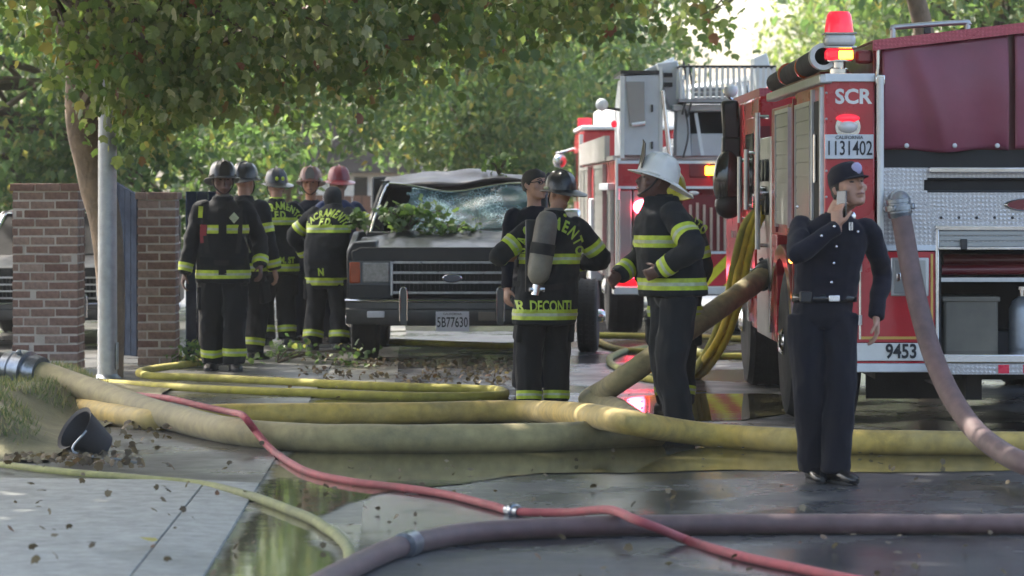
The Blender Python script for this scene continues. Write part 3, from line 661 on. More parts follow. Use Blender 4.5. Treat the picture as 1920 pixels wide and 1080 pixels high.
for y in (150, 465): obj('pole_bracket', MB().box(eu(1640), eu(1658), -.05, .02, ez(y) - .03, ez(y) + .03), 'chrome', E, bevel=.006)
# hose bed: pitched top, vinyl cover
tl, tr_ = ez(78), ez(44)
hb = MB()
hb.prism([(eu(1640), 1.80), (WD - eu(1640), 1.80), (WD - eu(1640), tl), (WD / 2, tr_), (eu(1640), tl)], .10, 3.9)
obj('hose_bed', hb, 'dark_red', E, bevel=.008)
tp = MB()
for sgn in (0, 1):
    xa, xb = (eu(1640) - .012, WD / 2) if not sgn else (WD - eu(1640) + .012, WD / 2)
    tp.hexa([(xa, -.01, tl - .055), (xb, -.01, tr_ - .055), (xb, .04, tr_ - .055), (xa, .04, tl - .055), (xa, -.01, tl + .008), (xb, -.01, tr_ + .008), (xb, .04, tr_ + .008), (xa, .04, tl + .008)])
obj('top_trim', tp, 'tread_red_lit', E)
obj('top_cover', MB().hexa([(eu(1640), .045, tl + .002), (WD / 2, .045, tr_ + .002), (WD / 2, 3.9, tr_ + .002), (eu(1640), 3.9, tl + .002), (eu(1640), .045, tl + .012), (WD / 2, .045, tr_ + .012), (WD / 2, 3.9, tr_ + .012), (eu(1640), 3.9, tl + .012)]), 'tread_red_lit', E)
def curtain(x0, x1):
    n, mrows = 46, 26; vs = []; z0 = 1.845
    for j in range(mrows + 1):
        for i in range(n + 1):
            u = i / n; v = j / mrows; x = x0 + (x1 - x0) * u
            zt = (tl + (tr_ - tl) * (x - eu(1640)) / (WD / 2 - eu(1640))) - .05
            if x > WD / 2: zt = (tl + (tr_ - tl) * ((WD - x) - eu(1640)) / (WD / 2 - eu(1640))) - .05
            z = z0 + (zt - z0) * v + (.012 * math.sin(u * 9 + x0) * (1 - v))
            y = .055 - .028 * math.sin(math.pi * v) - .012 * math.sin(u * 13 + v * 2.5) * (1 - v * .6) - .02 * math.exp(-((u - .25 - .25 * (1 - v)) / .08) ** 2) + .016 * noise.noise((x * 4, z * 3, 2))
            vs.append((x, y - .02 + .02 * noise.noise((x * 3.3 + z * 2, z * 1.2, 4)) * (1 - v * .7), z))
    f = [(j * (n + 1) + i, j * (n + 1) + i + 1, (j + 1) * (n + 1) + i + 1, (j + 1) * (n + 1) + i) for j in range(mrows) for i in range(n)]
    o = obj('vinyl_flap', MB().add(vs, f), 'maroon_vinyl', E); so_ = o.modifiers.new('thick', 'SOLIDIFY'); so_.thickness = .004; return o
curtain(eu(1655), eu(1892)); curtain(eu(1904), WD - eu(1655))
obj('edge_strap', MB().tube([(eu(1647), .03, 1.84), (eu(1647), .03, tl - .05)], .012, 8), 'chrome', E)
obj('bed_gap_shade', MB().box(eu(1655), WD - eu(1655), .06, .12, 1.72, 1.85), 'inside_dark', E)  # dark strip painting the shade of the gap below the flap
r = MB().tube(spline([(eu(1693), .5, tl), (eu(1693), .5, ez(48)), (eu(1700), .5, ez(43)), (eu(1828), .5, ez(34)), (eu(1836), .5, ez(38)), (eu(1836), .5, tr_ - .02)], 4), .018, 10)
obj('top_rail', r, 'brushed', E)
obj('rail_lamp', MB().box(eu(1752), eu(1766), .5, .56, ez(56), ez(42)), 'black_plastic', E, bevel=.005)
# diamond plate back wall with long slot
b = MB(); x0, x1 = eu(1655), WD - eu(1655); s0, s1 = ez(357), ez(337); sx = eu(1733)
b.box(x0, x1, .012, .05, s1, 1.74).box(x0, sx, .012, .05, s0, s1).box(WD - sx, x1, .012, .05, s0, s1).box(x0, x1, .012, .05, ez(468), s0)
obj('tread_panel', b, 'tread', E)
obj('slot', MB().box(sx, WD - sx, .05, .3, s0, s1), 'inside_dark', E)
obj('slot_trim', MB().tube([(sx + .02, .012, s1 + .006), (WD - sx - .02, .012, s1 + .006)], .007, 8).tube([(sx + .02, .012, s0 - .006), (WD - sx - .02, .012, s0 - .006)], .007, 8), 'black_plastic', E)
obj('step_lip', MB().box(eu(1740), WD - eu(1740), -.07, .012, ez(324), ez(314)), 'chrome', E, bevel=.006)
em = obj('oval_badge', MB().lathe([(.01, -.012), (.95, -.012), (1.0, 0), (1.0, .012), (.01, .012)], (0, 0, 0), 28, 'y'), 'chrome', E); em.scale = (.155, 1, .042); em.location = (WD / 2 + .002, .004, ez(384))
em2 = obj('badge_face', MB().lathe([(.01, -.004), (1.0, -.004), (1.0, .004), (.01, .004)], (0, -.014, 0), 28, 'y'), 'dark_red', em); em2.scale = (.88, 1, .8)
for k in range(5): obj('bolt', MB().lathe([(.001, -.012), (.008, -.01), (.01, 0)], (eu(1765) + k * .11, .012, ez(408)), 8, 'y'), 'black_plastic', E)
# white-framed left ledge strips
obj('ledge', MB().box(eu(1655), eu(1757), -.012, .02, ez(470), ez(460)), 'off_white', E, bevel=.003)
# intake behind the big maroon hose
t_ = obj('intake', MB().cyl((eu(1683), .03, ez(374)), (eu(1683), -.14, ez(374)), .062, 18), 'brushed', E)
obj('elbow', MB().tube(spline([(eu(1683), -.10, ez(374)), (eu(1683), -.19, ez(378)), (eu(1685), -.22, ez(398))], 5), .058, 16), 'galvanised', E)
# compartment
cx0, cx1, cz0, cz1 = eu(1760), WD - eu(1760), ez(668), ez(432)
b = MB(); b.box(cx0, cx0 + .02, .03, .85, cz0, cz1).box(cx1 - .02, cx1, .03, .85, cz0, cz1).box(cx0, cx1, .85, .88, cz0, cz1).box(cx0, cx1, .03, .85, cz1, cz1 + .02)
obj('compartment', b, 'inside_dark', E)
b = MB(); b.box(cx0 - .02, cx0, -.015, .05, cz0, cz1 + .02).box(cx1, cx1 + .02, -.015, .05, cz0, cz1 + .02).box(cx0 - .02, cx1 + .02, -.015, .05, cz1, cz1 + .03)
obj('compartment_frame', b, 'chrome', E, bevel=.004)
for k in range(3):
    obj('door_slat', MB().box(cx0, cx1, -.005 + .004 * (k % 2), .03, cz1 - .034 * (k + 1) + .003, cz1 - .034 * k - .003), 'rolldoor', E, bevel=.003)
obj('door_bar', MB().box(cx0, cx1, -.03, .03, ez(468), ez(463)), 'chrome', E, bevel=.003)
obj('door_latch', MB().box(eu(1800), eu(1812), -.045, .0, ez(468), ez(448)), 'black_plastic', E, bevel=.004)
obj('shelf', MB().box(cx0 + .02, cx1 - .02, .06, .84, ez(529), ez(521)), 'brushed', E)
obj('shelf_tool', MB().tube([(cx0 + .05, .25, ez(508)), (cx1 - .1, .25, ez(506))], .035, 10).tube([(cx0 + .08, .4, ez(490)), (cx1 - .3, .4, ez(490))], .04, 10), 'dark_red', E)
obj('compartment_floor', MB().box(cx0, cx1, .03, .85, cz0 - .02, cz0), 'inside_dark', E)
sb = thing('storage_bin', 'tan grey storage bin inside the open rear compartment of the near fire engine', 'bin', (1.918 + cx0 + .05, 19.67 + .15, cz0))
obj('tub', MB().box(0, .34, 0, .4, .002, .36), 'tan_bin', sb, bevel=.02); obj('rim', MB().box(-.01, .35, -.01, .41, .33, .362), 'tan_bin', sb, bevel=.006)
sc_ = thing('air_bottle', 'silver cylinder standing in the open rear compartment of the near fire engine', 'cylinder', (1.918 + eu(1930), 19.67 + .3, cz0))
obj('shell', MB().lathe([(.01, .002), (.07, .006), (.08, .03), (.08, .28), (.06, .33), (.03, .35), (.02, .36)], n=20), 'galvanised', sc_); obj('valve', MB().lathe([(.02, .355), (.02, .40), (.035, .40), (.035, .42), (.01, .42)], n=12), 'chrome', sc_)
# red lower panel, fuel door, pin stripes
obj('lower_panel', MB().box(.13, cx0 - .022, -.004, .03, ez(642), ez(472)), 'fire_red', E, bevel=.004)
obj('lower_panel', MB().box(cx1 + .022, WD - .13, -.004, .03, ez(642), ez(472)), 'fire_red', E, bevel=.004)
fd = obj('recessed_door', MB().box(eu(1670), eu(1741), -.016, .0, ez(555), ez(483)), 'brushed', E, bevel=.006)
obj('door_face', MB().box(eu(1676), eu(1735), -.022, -.014, ez(550), ez(488)), 'rolldoor', fd, bevel=.003)
obj('latch', MB().box(eu(1680), eu(1688), -.035, -.02, ez(527), ez(512)), 'chrome', fd, bevel=.004)
obj('pinstripe', MB().box(eu(1745), eu(1749), -.009, -.003, ez(612), ez(476)), 'gold_line', E, sm=False)
obj('pinstripe', MB().box(eu(1612), eu(1722), -.009, -.003, ez(636), ez(631)), 'gold_line', E, sm=False)
# number board, bumper, tailboard
nb = obj('number_board', MB().box(.16, cx0 - .03, -.05, -.008, ez(676), ez(643)), 'white_paint', E, bevel=.004)
flat_text('number', '9453', .122, (eu(1688), -.053, ez(659)), 'letter_black', nb, bold=.003, xs=.80)
obj('red_line', MB().box(.14, cx0 - .03, -.052, -.006, ez(680), ez(677)), 'fire_red', E)
obj('bumper', MB().box(.1, cx0 - .03, -.06, .15, ez(697), ez(681)), 'off_white', E, bevel=.006)
obj('tailboard', MB().box(cx0 - .02, cx1 + .02, -.30, .2, ez(676), ez(660)), 'chrome', E, bevel=.008)
obj('tailboard_edge', MB().box(cx0 - .02, cx1 + .02, -.29, -.05, ez(697), ez(677)), 'tread', E)
for px in (1858, 1904, 1960, 2010): obj('reflector', MB().box(eu(px), eu(px + 20), -.296, -.288, ez(695), ez(679)), 'red_reflector', E)
for sx_ in (.5, 1.9): obj('mud_flap', MB().box(sx_, sx_ + .5, 2.15, 2.17, .18, .6), 'rubber', E)
# corner beacon stack
bx, bz = eu(1577), ez(140)
bc = obj('beacon', MB().lathe([(.06, ez(140)), (.06, ez(128)), (.04, ez(126)), (.04, ez(116)), (.085, ez(114)), (.085, ez(110))], (bx, .12, 0), 20), 'chrome', E)
obj('amber_module', MB().box(bx - .085, bx + .085, .03, .2, ez(113), ez(90)), 'red_lens', bc, bevel=.02)
obj('amber_lamp', MB().box(bx - .01, bx + .075, .018, .1, ez(110), ez(95)), 'amber_lit', bc, bevel=.006)
obj('clear_module', MB().box(bx - .095, bx + .095, .025, .21, ez(86), ez(63)), 'clear_lens', bc, bevel=.025)
obj('module_band', MB().box(bx - .1, bx + .1, .02, .215, ez(90), ez(86)).box(bx - .1, bx + .1, .02, .215, ez(63), ez(60)), 'chrome', bc, bevel=.01)
obj('red_dome', MB().lathe([(.09, ez(60)), (.085, ez(45)), (.075, ez(26)), (.06, ez(20)), (.01, ez(19))], (bx, .12, 0), 24), 'red_lens', bc)
# hard suction hoses along the top of the left side
for k, (px, py, rr) in enumerate(((1548, 104, .072),)):
    h = obj('suction_hose', MB().ring_cyl((eu(px), .16, ez(py)), (eu(px) + .02, 3.8, ez(py) - .04), rr, rr * .74, 22), 'rubber', E)
    obj('end_ring', MB().ring_cyl((eu(px), .13, ez(py)), (eu(px), .24, ez(py)), rr + .012, rr * .76, 22), 'brushed', h)
    for y in (1.3, 2.6): obj('strap', MB().ring_cyl((eu(px) + .006, y, ez(py) - .02), (eu(px) + .006, y + .07, ez(py) - .02), rr + .006, rr - .01, 22), 'amber_lens', h)
obj('hose_trough', MB().box(.0, .2, .3, 3.8, 2.29, 2.34), 'dark_red', E, bevel=.01)
obj('side_marker', MB().box(eu(1608), eu(1640), .10, .2, ez(118), ez(92)), 'dark_red', E, bevel=.02)
for k in range(9): obj('rivet', MB().lathe([(.001, -.008), (.006, -.006), (.008, 0)], (eu(1664) + k * .088, .012, ez(462)), 8, 'y'), 'brushed', E)
for k in range(6): obj('rivet', MB().lathe([(.001, -.008), (.006, -.006), (.008, 0)], (eu(1550), .02, 2.2 - k * .16), 8, 'y'), 'brushed', E)
obj('hinge', MB().tube([(eu(1612), -.008, ez(636)), (eu(1612), -.008, ez(478))], .009, 8), 'chrome', E)
for z in (ez(500), ez(600)): obj('hinge_knuckle', MB().tube([(eu(1612), -.008, z - .03), (eu(1612), -.008, z + .03)], .014, 8), 'brushed', E)
for k, px in enumerate((1700, 1790, 1870)): obj('cover_snap', MB().lathe([(.001, -.012), (.014, -.01), (.016, 0)], (eu(px), .0, 1.875), 10, 'y'), 'brushed', E)
# left side: roll-up doors, posts, pump panel, rails
def roll(y0, y1, z0, z1, m='rolldoor', n=None):
    d = obj('rollup_door', MB().box(-.006, .02, y0, y1, z0, z1), m, E)
    n = n or int((z1 - z0) / .09)
    for k in range(n):
        za = z0 + (z1 - z0) * k / n; obj('slat', MB().box(-.016, -.004, y0 + .02, y1 - .02, za + .004, za + (z1 - z0) / n - .004), m, d)
    obj('door_frame', MB().box(-.022, .01, y0 - .03, y0, z0 - .02, z1 + .03).box(-.022, .01, y1, y1 + .03, z0 - .02, z1 + .03).box(-.022, .01, y0, y1, z1, z1 + .03), 'brushed', d)
obj('locker_shade', MB().box(-.002, .02, .12, .62, .6, 2.16), 'inside_dark', E)  # flat dark sheet on the solid side; the locker's inner shade as colour
obj('locker_post', MB().box(-.02, .01, .06, .12, .55, 2.24), 'brushed', E, bevel=.004)
obj('locker_post', MB().box(-.02, .01, .62, .68, .55, 2.24), 'brushed', E, bevel=.004)
obj('locker_rod', MB().tube([(-.015, .42, 1.65), (-.015, .42, 1.95)], .012, 8), 'chrome', E)
roll(.75, 1.75, 1.24, 2.14)
roll(2.3, 3.3, 1.36, 2.14)
obj('fender', MB().prism([(1.95 + .95 * (1 - math.cos(a)), .56 + .66 * math.sin(a)) for a in np.linspace(0, math.pi, 15)] + [(1.95 + .98 + .82 * math.cos(a), .56 + .56 * math.sin(a)) for a in np.linspace(0, math.pi, 15)], -.02, .1, 'x'), 'chrome', E)
obj('front_fender', MB().prism([(5.78 + .95 * (1 - math.cos(a)), .56 + .68 * math.sin(a)) for a in np.linspace(0, math.pi, 15)] + [(5.78 + .95 + .8 * math.cos(a), .56 + .56 * math.sin(a)) for a in np.linspace(0, math.pi, 15)], -.02, .1, 'x'), 'chrome', E)
for sx_, sd in ((.26, -1), (WD - .26, 1)):
    wheel(E, (sx_, 2.93, .53), .53, .50, sd); wheel(E, (sx_ - .06 * (1 if sd < 0 else -1), 6.73, .53), .53, .36, sd)
for ay in (2.93, 6.73): obj('axle', MB().cyl((.4, ay, .5), (WD - .4, ay, .5), .08, 12), 'inside_dark', E)
# pump panel
pp = obj('pump_panel', MB().box(.0, WD, 3.92, 5.2, .5, 2.0), 'brushed', E, bevel=.01)
for k, (yy, zz) in enumerate(((4.15, 1.75), (4.45, 1.75), (4.75, 1.75), (4.15, 1.5), (4.45, 1.5), (4.75, 1.5))):
    obj('gauge', MB().cyl((.002, yy, zz), (-.025, yy, zz), .085, 18), 'black_plastic', pp)
for yy, zz in ((4.3, 1.68 - .1), (4.5, 1.62 - .1), (4.95, .95)): obj('outlet', MB().cyl((.002, yy, zz), (-.09, yy, zz), .055, 14), 'chrome', pp)
obj('side_lamp', MB().ell((-.02, 2.0, ez(500)), .02, .03, .025), 'amber_small_lit', E)
for yy, za, zb in ((1.98, .58, 2.22), (3.35, 1.3, 2.1)): obj('body_post', MB().box(-.012, .012, yy, yy + .06, za, zb), 'dark_red', E)
for yy, za, zb in ((4.2, 1.16, 2.18), (5.3, 1.45, 1.92), (6.0, 1.34, 1.87)):
    gr = obj('handrail', MB().tube([(-.075, yy, za), (-.075, yy, zb)], .02, 12), 'brushed', E)
    for z in (za + .03, zb - .03): obj('stand_off', MB().cyl((-.08, yy, z), (.01, yy, z), .014, 8), 'chrome', gr)
obj('air_pack_rack', MB().box(.01, .1, 5.2, 5.3, .55, 2.1), 'dark_red', E)
# crew cab
cab = MB().prism([(5.32, .5), (5.32, 2.34), (8.6, 2.34), (8.85, 2.2), (8.95, 1.2), (8.95, .5), (7.5, .5), (7.5, .6), (6.0, .6), (6.0, .5)], .02, WD - .02, 'x')
obj('cab', cab, 'fire_red', E, bevel=.03)
for y0, y1 in ((5.55, 6.3), (7.4, 8.3)):
    d = obj('door', MB().box(.002, .03, y0 - .08, y1 + .08, .75, 2.18), 'fire_red', E, bevel=.01)
    obj('window', MB().box(-.008, .01, y0, y1, 1.45, 2.05), 'window_glass', d); obj('handle', MB().box(-.03, .0, y0 + .02, y0 + .2, 1.2, 1.26), 'chrome', d)
obj('windscreen', MB().box(.2, WD - .2, 8.86, 8.93, 1.3, 2.1), 'window_glass', E)
obj('roof_lightbar', MB().box(.3, WD - .3, 7.9, 8.3, 2.34, 2.5), 'red_lens', E, bevel=.03)
obj('roof_rail', MB().box(.03, .12, 5.35, 8.5, 2.335, 2.40), 'tread_red_lit', E)
# large black mirror cluster on the cab corner
mm = obj('mirror', MB().beam((-0.065, 7.3, 2.36), (-0.045, 7.3, 2.02), .15, .09).beam((-0.045, 7.3, 2.06), (-0.055, 7.3, 1.78), .17, .1), 'black_plastic', E, bevel=.03)
obj('convex_mirror', MB().ell((-0.085, 7.26, 1.68), .125, .07, .26, 20, 12), 'gloss_black', mm)
obj('lower_mirror', MB().ell((-0.075, 7.26, 1.48), .12, .07, .12, 20, 12), 'black_plastic', mm)
obj('mirror_arm', MB().tube(spline([(.03, 7.5, 2.3), (-.1, 7.45, 2.44), (-0.065, 7.3, 2.40)], 4), .018, 8), 'chrome', mm)
obj('mirror_head', MB().ell((-0.055, 7.3, 2.44), .06, .05, .055), 'off_white', mm)

# ================================================================== ladder truck
LT = thing('ladder_truck', 'ladder truck with pale grey turntable and red-yellow chevrons in the middle distance', 'fire truck', (1.098, 34.68, 0), R(1.1))
def lu(px): return (px - 1150) / 173.0
def lz(py): return 1.6 - (py - 357) / 173.0
obj('chassis', MB().box(.3, 2.2, .3, 11.6, .45, .75), 'inside_dark', LT)
obj('body', MB().box(.03, 2.47, .25, 8.6, .60, 1.93), 'fire_red', LT, bevel=.015)
obj('deck', MB().box(.0, 2.5, .15, 8.6, 1.935, 1.98), 'tread', LT)
bp_ = obj('bumper', MB().box(.0, 2.5, -.1, .3, lz(552), lz(537)), 'white_paint', LT, bevel=.01)
x0, x1, z0, z1 = .04, 2.46, lz(536), lz(476)
obj('chevron_panel', MB().box(x0, x1, .0, .26, z0, z1), 'chev_red', LT)
hgt = z1 - z0; k = 0; xx = x0 - hgt
while xx < x1:
    xa = xx; w_ = .13
    poly = [(xa, z0), (xa + w_, z0), (xa + w_ + hgt, z1), (xa + hgt, z1)]
    cl = []
    for (a, zb) in poly:
        cl.append((min(max(a, x0), x1), zb if x0 <= a <= x1 else (zb)))
    if cl[1][0] - cl[0][0] > .02 or cl[2][0] - cl[3][0] > .02:
        if all(x0 <= a <= x1 for a, _ in poly): obj('chevron_stripe', MB().prism(poly, -.008, .0), 'chev_lime', LT, sm=False)
    xx += .30
# rear ladder bay with upright slats
obj('ladder_bay', MB().box(.75, 2.1, -.01, .25, lz(472), lz(366)), 'dark_red', LT)
for i in range(17):
    x = .82 + i * .075; obj('bay_slat', MB().box(x, x + .028, -.045, -.008, lz(470), lz(384) + random.uniform(-.03, .03)), 'tan_slat', LT, bevel=.004)
obj('bay_sill', MB().box(.7, 2.15, -.05, .0, lz(476), lz(471)), 'off_white', LT)
rb = obj('red_beam', MB().box(.04, 2.46, -.03, .25, lz(352), lz(302)), 'fire_red', LT, bevel=.01)
obj('beam_trim', MB().box(.04, 2.46, -.045, .0, lz(307), lz(301)).box(.04, 2.46, -.045, .0, lz(354), lz(349)), 'off_white', LT)
for px in (1292, 1330, 1480): obj('lamp_box', MB().box(lu(px), lu(px + 34), -.05, .0, lz(333), lz(308)), 'dark_red', LT, bevel=.01)
obj('amber_lamp', MB().box(lu(1322), lu(1346), -.07, -.02, lz(328), lz(312)), 'amber_lit', LT, bevel=.008)
for px, py in ((1204, 388), (1192, 508)): 
    obj('warning_lamp', MB().ell((lu(px), -.05, lz(py)), .10, .03, .08), 'red_lens_strong', LT)
for px in (1300, 1385): obj('small_lamp', MB().ell((lu(px), -.05, lz(362)), .06, .02, .025), 'clear_lens', LT)
for xa, xb in ((.045, .20), (.215, .37), (.385, .56)): obj('rear_locker_door', MB().box(xa, xb, -.02, .26, .66, 1.60), 'rolldoor', LT, bevel=.012)
for xa in (.06, .375): obj('grab_bar', MB().tube([(xa, -.05, .75), (xa, -.05, 1.5)], .014, 8), 'chrome', LT)
# left rear locker tower in pale grey
tw = obj('locker_tower', MB().prism([(.09, 1.98), (.52, 1.98), (.52, 2.86), (.13, 2.84), (.09, 2.5)], .0, 1.5), 'panel_grey', LT, bevel=.01)
obj('tower_panel', MB().prism([(.18, 2.30), (.34, 2.30), (.34, 2.78), (.14, 2.78)], -.02, .005), 'rolldoor', tw, bevel=.004)
obj('tower_step', MB().tube([(.2, -.05, 2.31), (.345, -.05, 2.33)], .02, 8), 'off_white', tw)
obj('tower_edge', MB().box(.075, .12, -.012, .03, 1.95, 2.84).box(.5, .535, -.012, .03, 1.95, 2.94), 'white_paint', tw)
obj('tower_top', MB().box(.08, .54, -.01, 1.5, 2.86, 2.90), 'black_plastic', tw)
for z in (2.05, 2.45): obj('hinge', MB().cyl((.42, -.015, z), (.42, -.015, z + .08), .012, 8), 'black_plastic', tw)
sp_ = obj('spotlight', MB().ell((lu(1131), .3, lz(195)), .07, .07, .07), 'off_white', LT); obj('bracket', MB().beam((lu(1131), .3, lz(200)), (.1, .3, lz(205)), .03, .03), 'black_plastic', sp_)
obj('red_marker', MB().ell((lu(1152), .1, lz(232)), .035, .03, .04), 'red_lens', LT)
obj('corner_post', MB().tube([(.05, .0, .62), (.05, .0, 1.95)], .03, 10), 'white_paint', LT)
# turntable, boom and basket
tb = obj('turntable', MB().lathe([(.55, 1.98), (.55, 2.1), (.45, 2.12), (.45, 2.2)], (1.25, 2.6, 0), 28), 'panel_grey', LT)
obj('boom_upright', MB().hexa([(lu(1258), .2, lz(205)), (lu(1290), .2, lz(205)), (lu(1290), .6, lz(205)), (lu(1258), .6, lz(205)), (lu(1232), .1, lz(118)), (lu(1272), .1, lz(112)), (lu(1272), .6, lz(112)), (lu(1232), .6, lz(118))]), 'off_white', LT, bevel=.015)
obj('boom_cap', MB().hexa([(lu(1200), .3, lz(140)), (lu(1268), .3, lz(120)), (lu(1268), 1.6, lz(120)), (lu(1200), 1.6, lz(140)), (lu(1205), .3, lz(132)), (lu(1268), .3, lz(104)), (lu(1268), 1.6, lz(104)), (lu(1205), 1.6, lz(132))]), 'off_white', LT, bevel=.01)
for px in (1246, 1243): obj('hydraulic_ram', MB().tube([(lu(px + 12), -.02, lz(300)), (lu(px - 4 if px == 1246 else px), -.02, lz(170))], .022, 10), 'chrome', LT)
obj('arch_left', MB().prism([(lu(1268), 1.97), (lu(1297), 1.97), (lu(1293), lz(205)), (lu(1270), lz(205))], .05, .5), 'panel_grey', LT, bevel=.01)
obj('arch_right', MB().prism([(lu(1375), 1.97), (lu(1410), 1.97), (lu(1410), lz(205)), (lu(1378), lz(205))], .05, .5), 'panel_grey', LT, bevel=.01)
obj('arch_beam', MB().box(lu(1262), lu(1420), .0, .5, lz(208), lz(196)), 'panel_grey', LT, bevel=.012)
obj('arch_window', MB().box(lu(1297), lu(1378), .42, .46, lz(252), lz(207)), 'inside_dark', LT)
obj('arch_panel', MB().box(lu(1297), lu(1378), .1, .45, 1.97, lz(250)), 'panel_grey', LT, bevel=.01)
for y in (168, 177, 187): obj('basket_step', MB().tube([(lu(1298), -.06, lz(y)), (lu(1375), -.06, lz(y - 1))], .026, 10), 'galvanised', LT)
bk = obj('basket_floor', MB().box(lu(1272), lu(1452), -.15, .75, lz(192), lz(186)), 'galvanised', LT)
obj('top_rail', MB().tube([(lu(1272), .75, lz(126)), (lu(1272), -.15, lz(126)), (lu(1452), -.15, lz(126)), (lu(1452), .75, lz(126))], .016, 8), 'black_plastic', bk)
for i in range(17):
    x = lu(1276) + i * .063; obj('picket', MB().beam((x, -.15, lz(186)), (x + random.uniform(-.01, .01), -.15, lz(127)), .028, .02, up=(0, 1, 0)), 'white_paint', bk)
for y in (.1, .4, .7):
    for x in (lu(1272), lu(1452)): obj('picket', MB().beam((x, y, lz(186)), (x, y, lz(127)), .028, .02, up=(0, 1, 0)), 'white_paint', bk)
obj('boom_side_panel', MB().hexa([(lu(1424), .1, lz(188)), (lu(1462), .1, lz(188)), (lu(1462), .5, lz(188)), (lu(1424), .5, lz(188)), (lu(1415), .1, lz(108)), (lu(1440), .1, lz(98)), (lu(1440), .5, lz(98)), (lu(1415), .5, lz(108))]), 'off_white', LT, bevel=.012)
for k, (px, py) in enumerate(((1282, 170), (1292, 175), (1284, 250), (1400, 215))): obj('hydraulic_line', MB().tube(spline([(lu(px), .02, lz(py - 55)), (lu(px + 6), -.04, lz(py)), (lu(px - 3), -.03, lz(py + 45))], 5), .012, 6), 'black_plastic', LT)
for py in (140, 158): obj('boom_bolt_row', MB().box(lu(1246), lu(1262), .08, .2, lz(py + 4), lz(py - 4)), 'black_plastic', LT)
obj('arch_strut', MB().beam((lu(1318), .02, 1.98), (lu(1305), .02, lz(212)), .035, .03), 'off_white', LT)
# aerial ladder: two trussed rails with rungs, running forward and slightly up
def lp_(x, y, top): return (x, y, 2.42 + .022 * y + (.42 if top else 0))
al = obj('ladder_rail', MB().beam(lp_(.86, .9, 0), lp_(.86, 11.5, 0), .06, .08).beam(lp_(.86, .9, 1), lp_(.86, 11.5, 1), .05, .05), 'off_white', LT)
obj('ladder_rail', MB().beam(lp_(1.66, .9, 0), lp_(1.66, 11.5, 0), .06, .08).beam(lp_(1.66, .9, 1), lp_(1.66, 11.5, 1), .05, .05), 'off_white', LT)
for i in range(30):
    y = 1.1 + i * .35
    obj('rung', MB().cyl(lp_(.86, y, 0), lp_(1.66, y, 0), .018, 8), 'off_white', LT)
    if i < 29:
        for x in (.86, 1.66): obj('brace', MB().beam(lp_(x, y, i % 2), lp_(x, y + .35, 1 - i % 2), .025, .025), 'off_white', LT)
# left side compartments
for y0, y1, z0, z1 in ((.35, 1.0, .64, 1.56), (2.15, 4.3, .64, 1.86), (6.1, 7.25, .64, 1.86), (7.38, 8.5, .64, 1.86)):
    d = obj('rollup_door', MB().box(.0, .04, y0, y1, z0, z1), 'rolldoor', LT)
    n = int((z1 - z0) / .1)
    for k in range(n): obj('slat', MB().box(-.01, .002, y0 + .02, y1 - .02, z0 + (z1 - z0) * k / n + .006, z0 + (z1 - z0) * (k + 1) / n - .006), 'rolldoor', d)
    obj('door_frame', MB().box(-.02, .02, y0 - .05, y0, z0, z1 + .04).box(-.02, .02, y1, y1 + .05, z0, z1 + .04).box(-.02, .02, y0, y1, z1, z1 + .04), 'brushed', d)
obj('side_ledge', MB().box(-.05, .03, .3, 2.3, 1.60, 1.68), 'off_white', LT, bevel=.01)
obj('tread_riser', MB().box(-.02, .04, 1.6, 8.6, 1.94, 2.22), 'tread', LT)
obj('outrigger', MB().box(-.06, .1, 4.4, 4.8, .5, 1.5), 'off_white', LT, bevel=.02)
for (y, sd) in ((5.5, 0), (1.55, 0), (10.4, 0)):
    for sx_, k in ((.2, -1), (2.3, 1)): wheel(LT, (sx_, y, .52), .52, .4, k)
obj('cab', MB().prism([(8.75, .55), (8.75, 2.42), (11.2, 2.42), (11.55, 2.25), (11.65, 1.2), (11.65, .55)], .02, 2.48, 'x'), 'fire_red', LT, bevel=.04)
for y0, y1 in ((8.95, 9.6), (10.0, 11.0)):
    d = obj('door', MB().box(.0, .03, y0 - .06, y1 + .06, .8, 2.28), 'fire_red', LT, bevel=.01); obj('window', MB().box(-.01, .01, y0, y1, 1.45, 2.12), 'window_glass', d)
obj('cab_post', MB().box(-.02, .03, 8.62, 8.74, .6, 2.36), 'white_paint', LT)
obj('cab_roof', MB().box(.0, 2.5, 8.7, 11.3, 2.42, 2.48), 'off_white', LT, bevel=.02)
lb = obj('light_bar', MB().prism([(9.0, 2.48), (10.6, 2.48), (10.4, 2.72), (9.2, 2.72)], .25, 2.25, 'x'), 'white_paint', LT, bevel=.05)
obj('red_lens', MB().box(.04, .22, 10.4, 10.7, 2.5, 2.62), 'red_lens', lb); obj('bracket', MB().box(.6, .72, 8.95, 9.15, 2.6, 2.86), 'galvanised', lb)
mi = obj('mirror', MB().ell((-.20, 11.2, 2.02), .10, .08, .10), 'chrome', LT); obj('arm', MB().tube([(.03, 11.2, 2.2), (-.25, 11.2, 2.12)], .02, 8), 'chrome', mi)

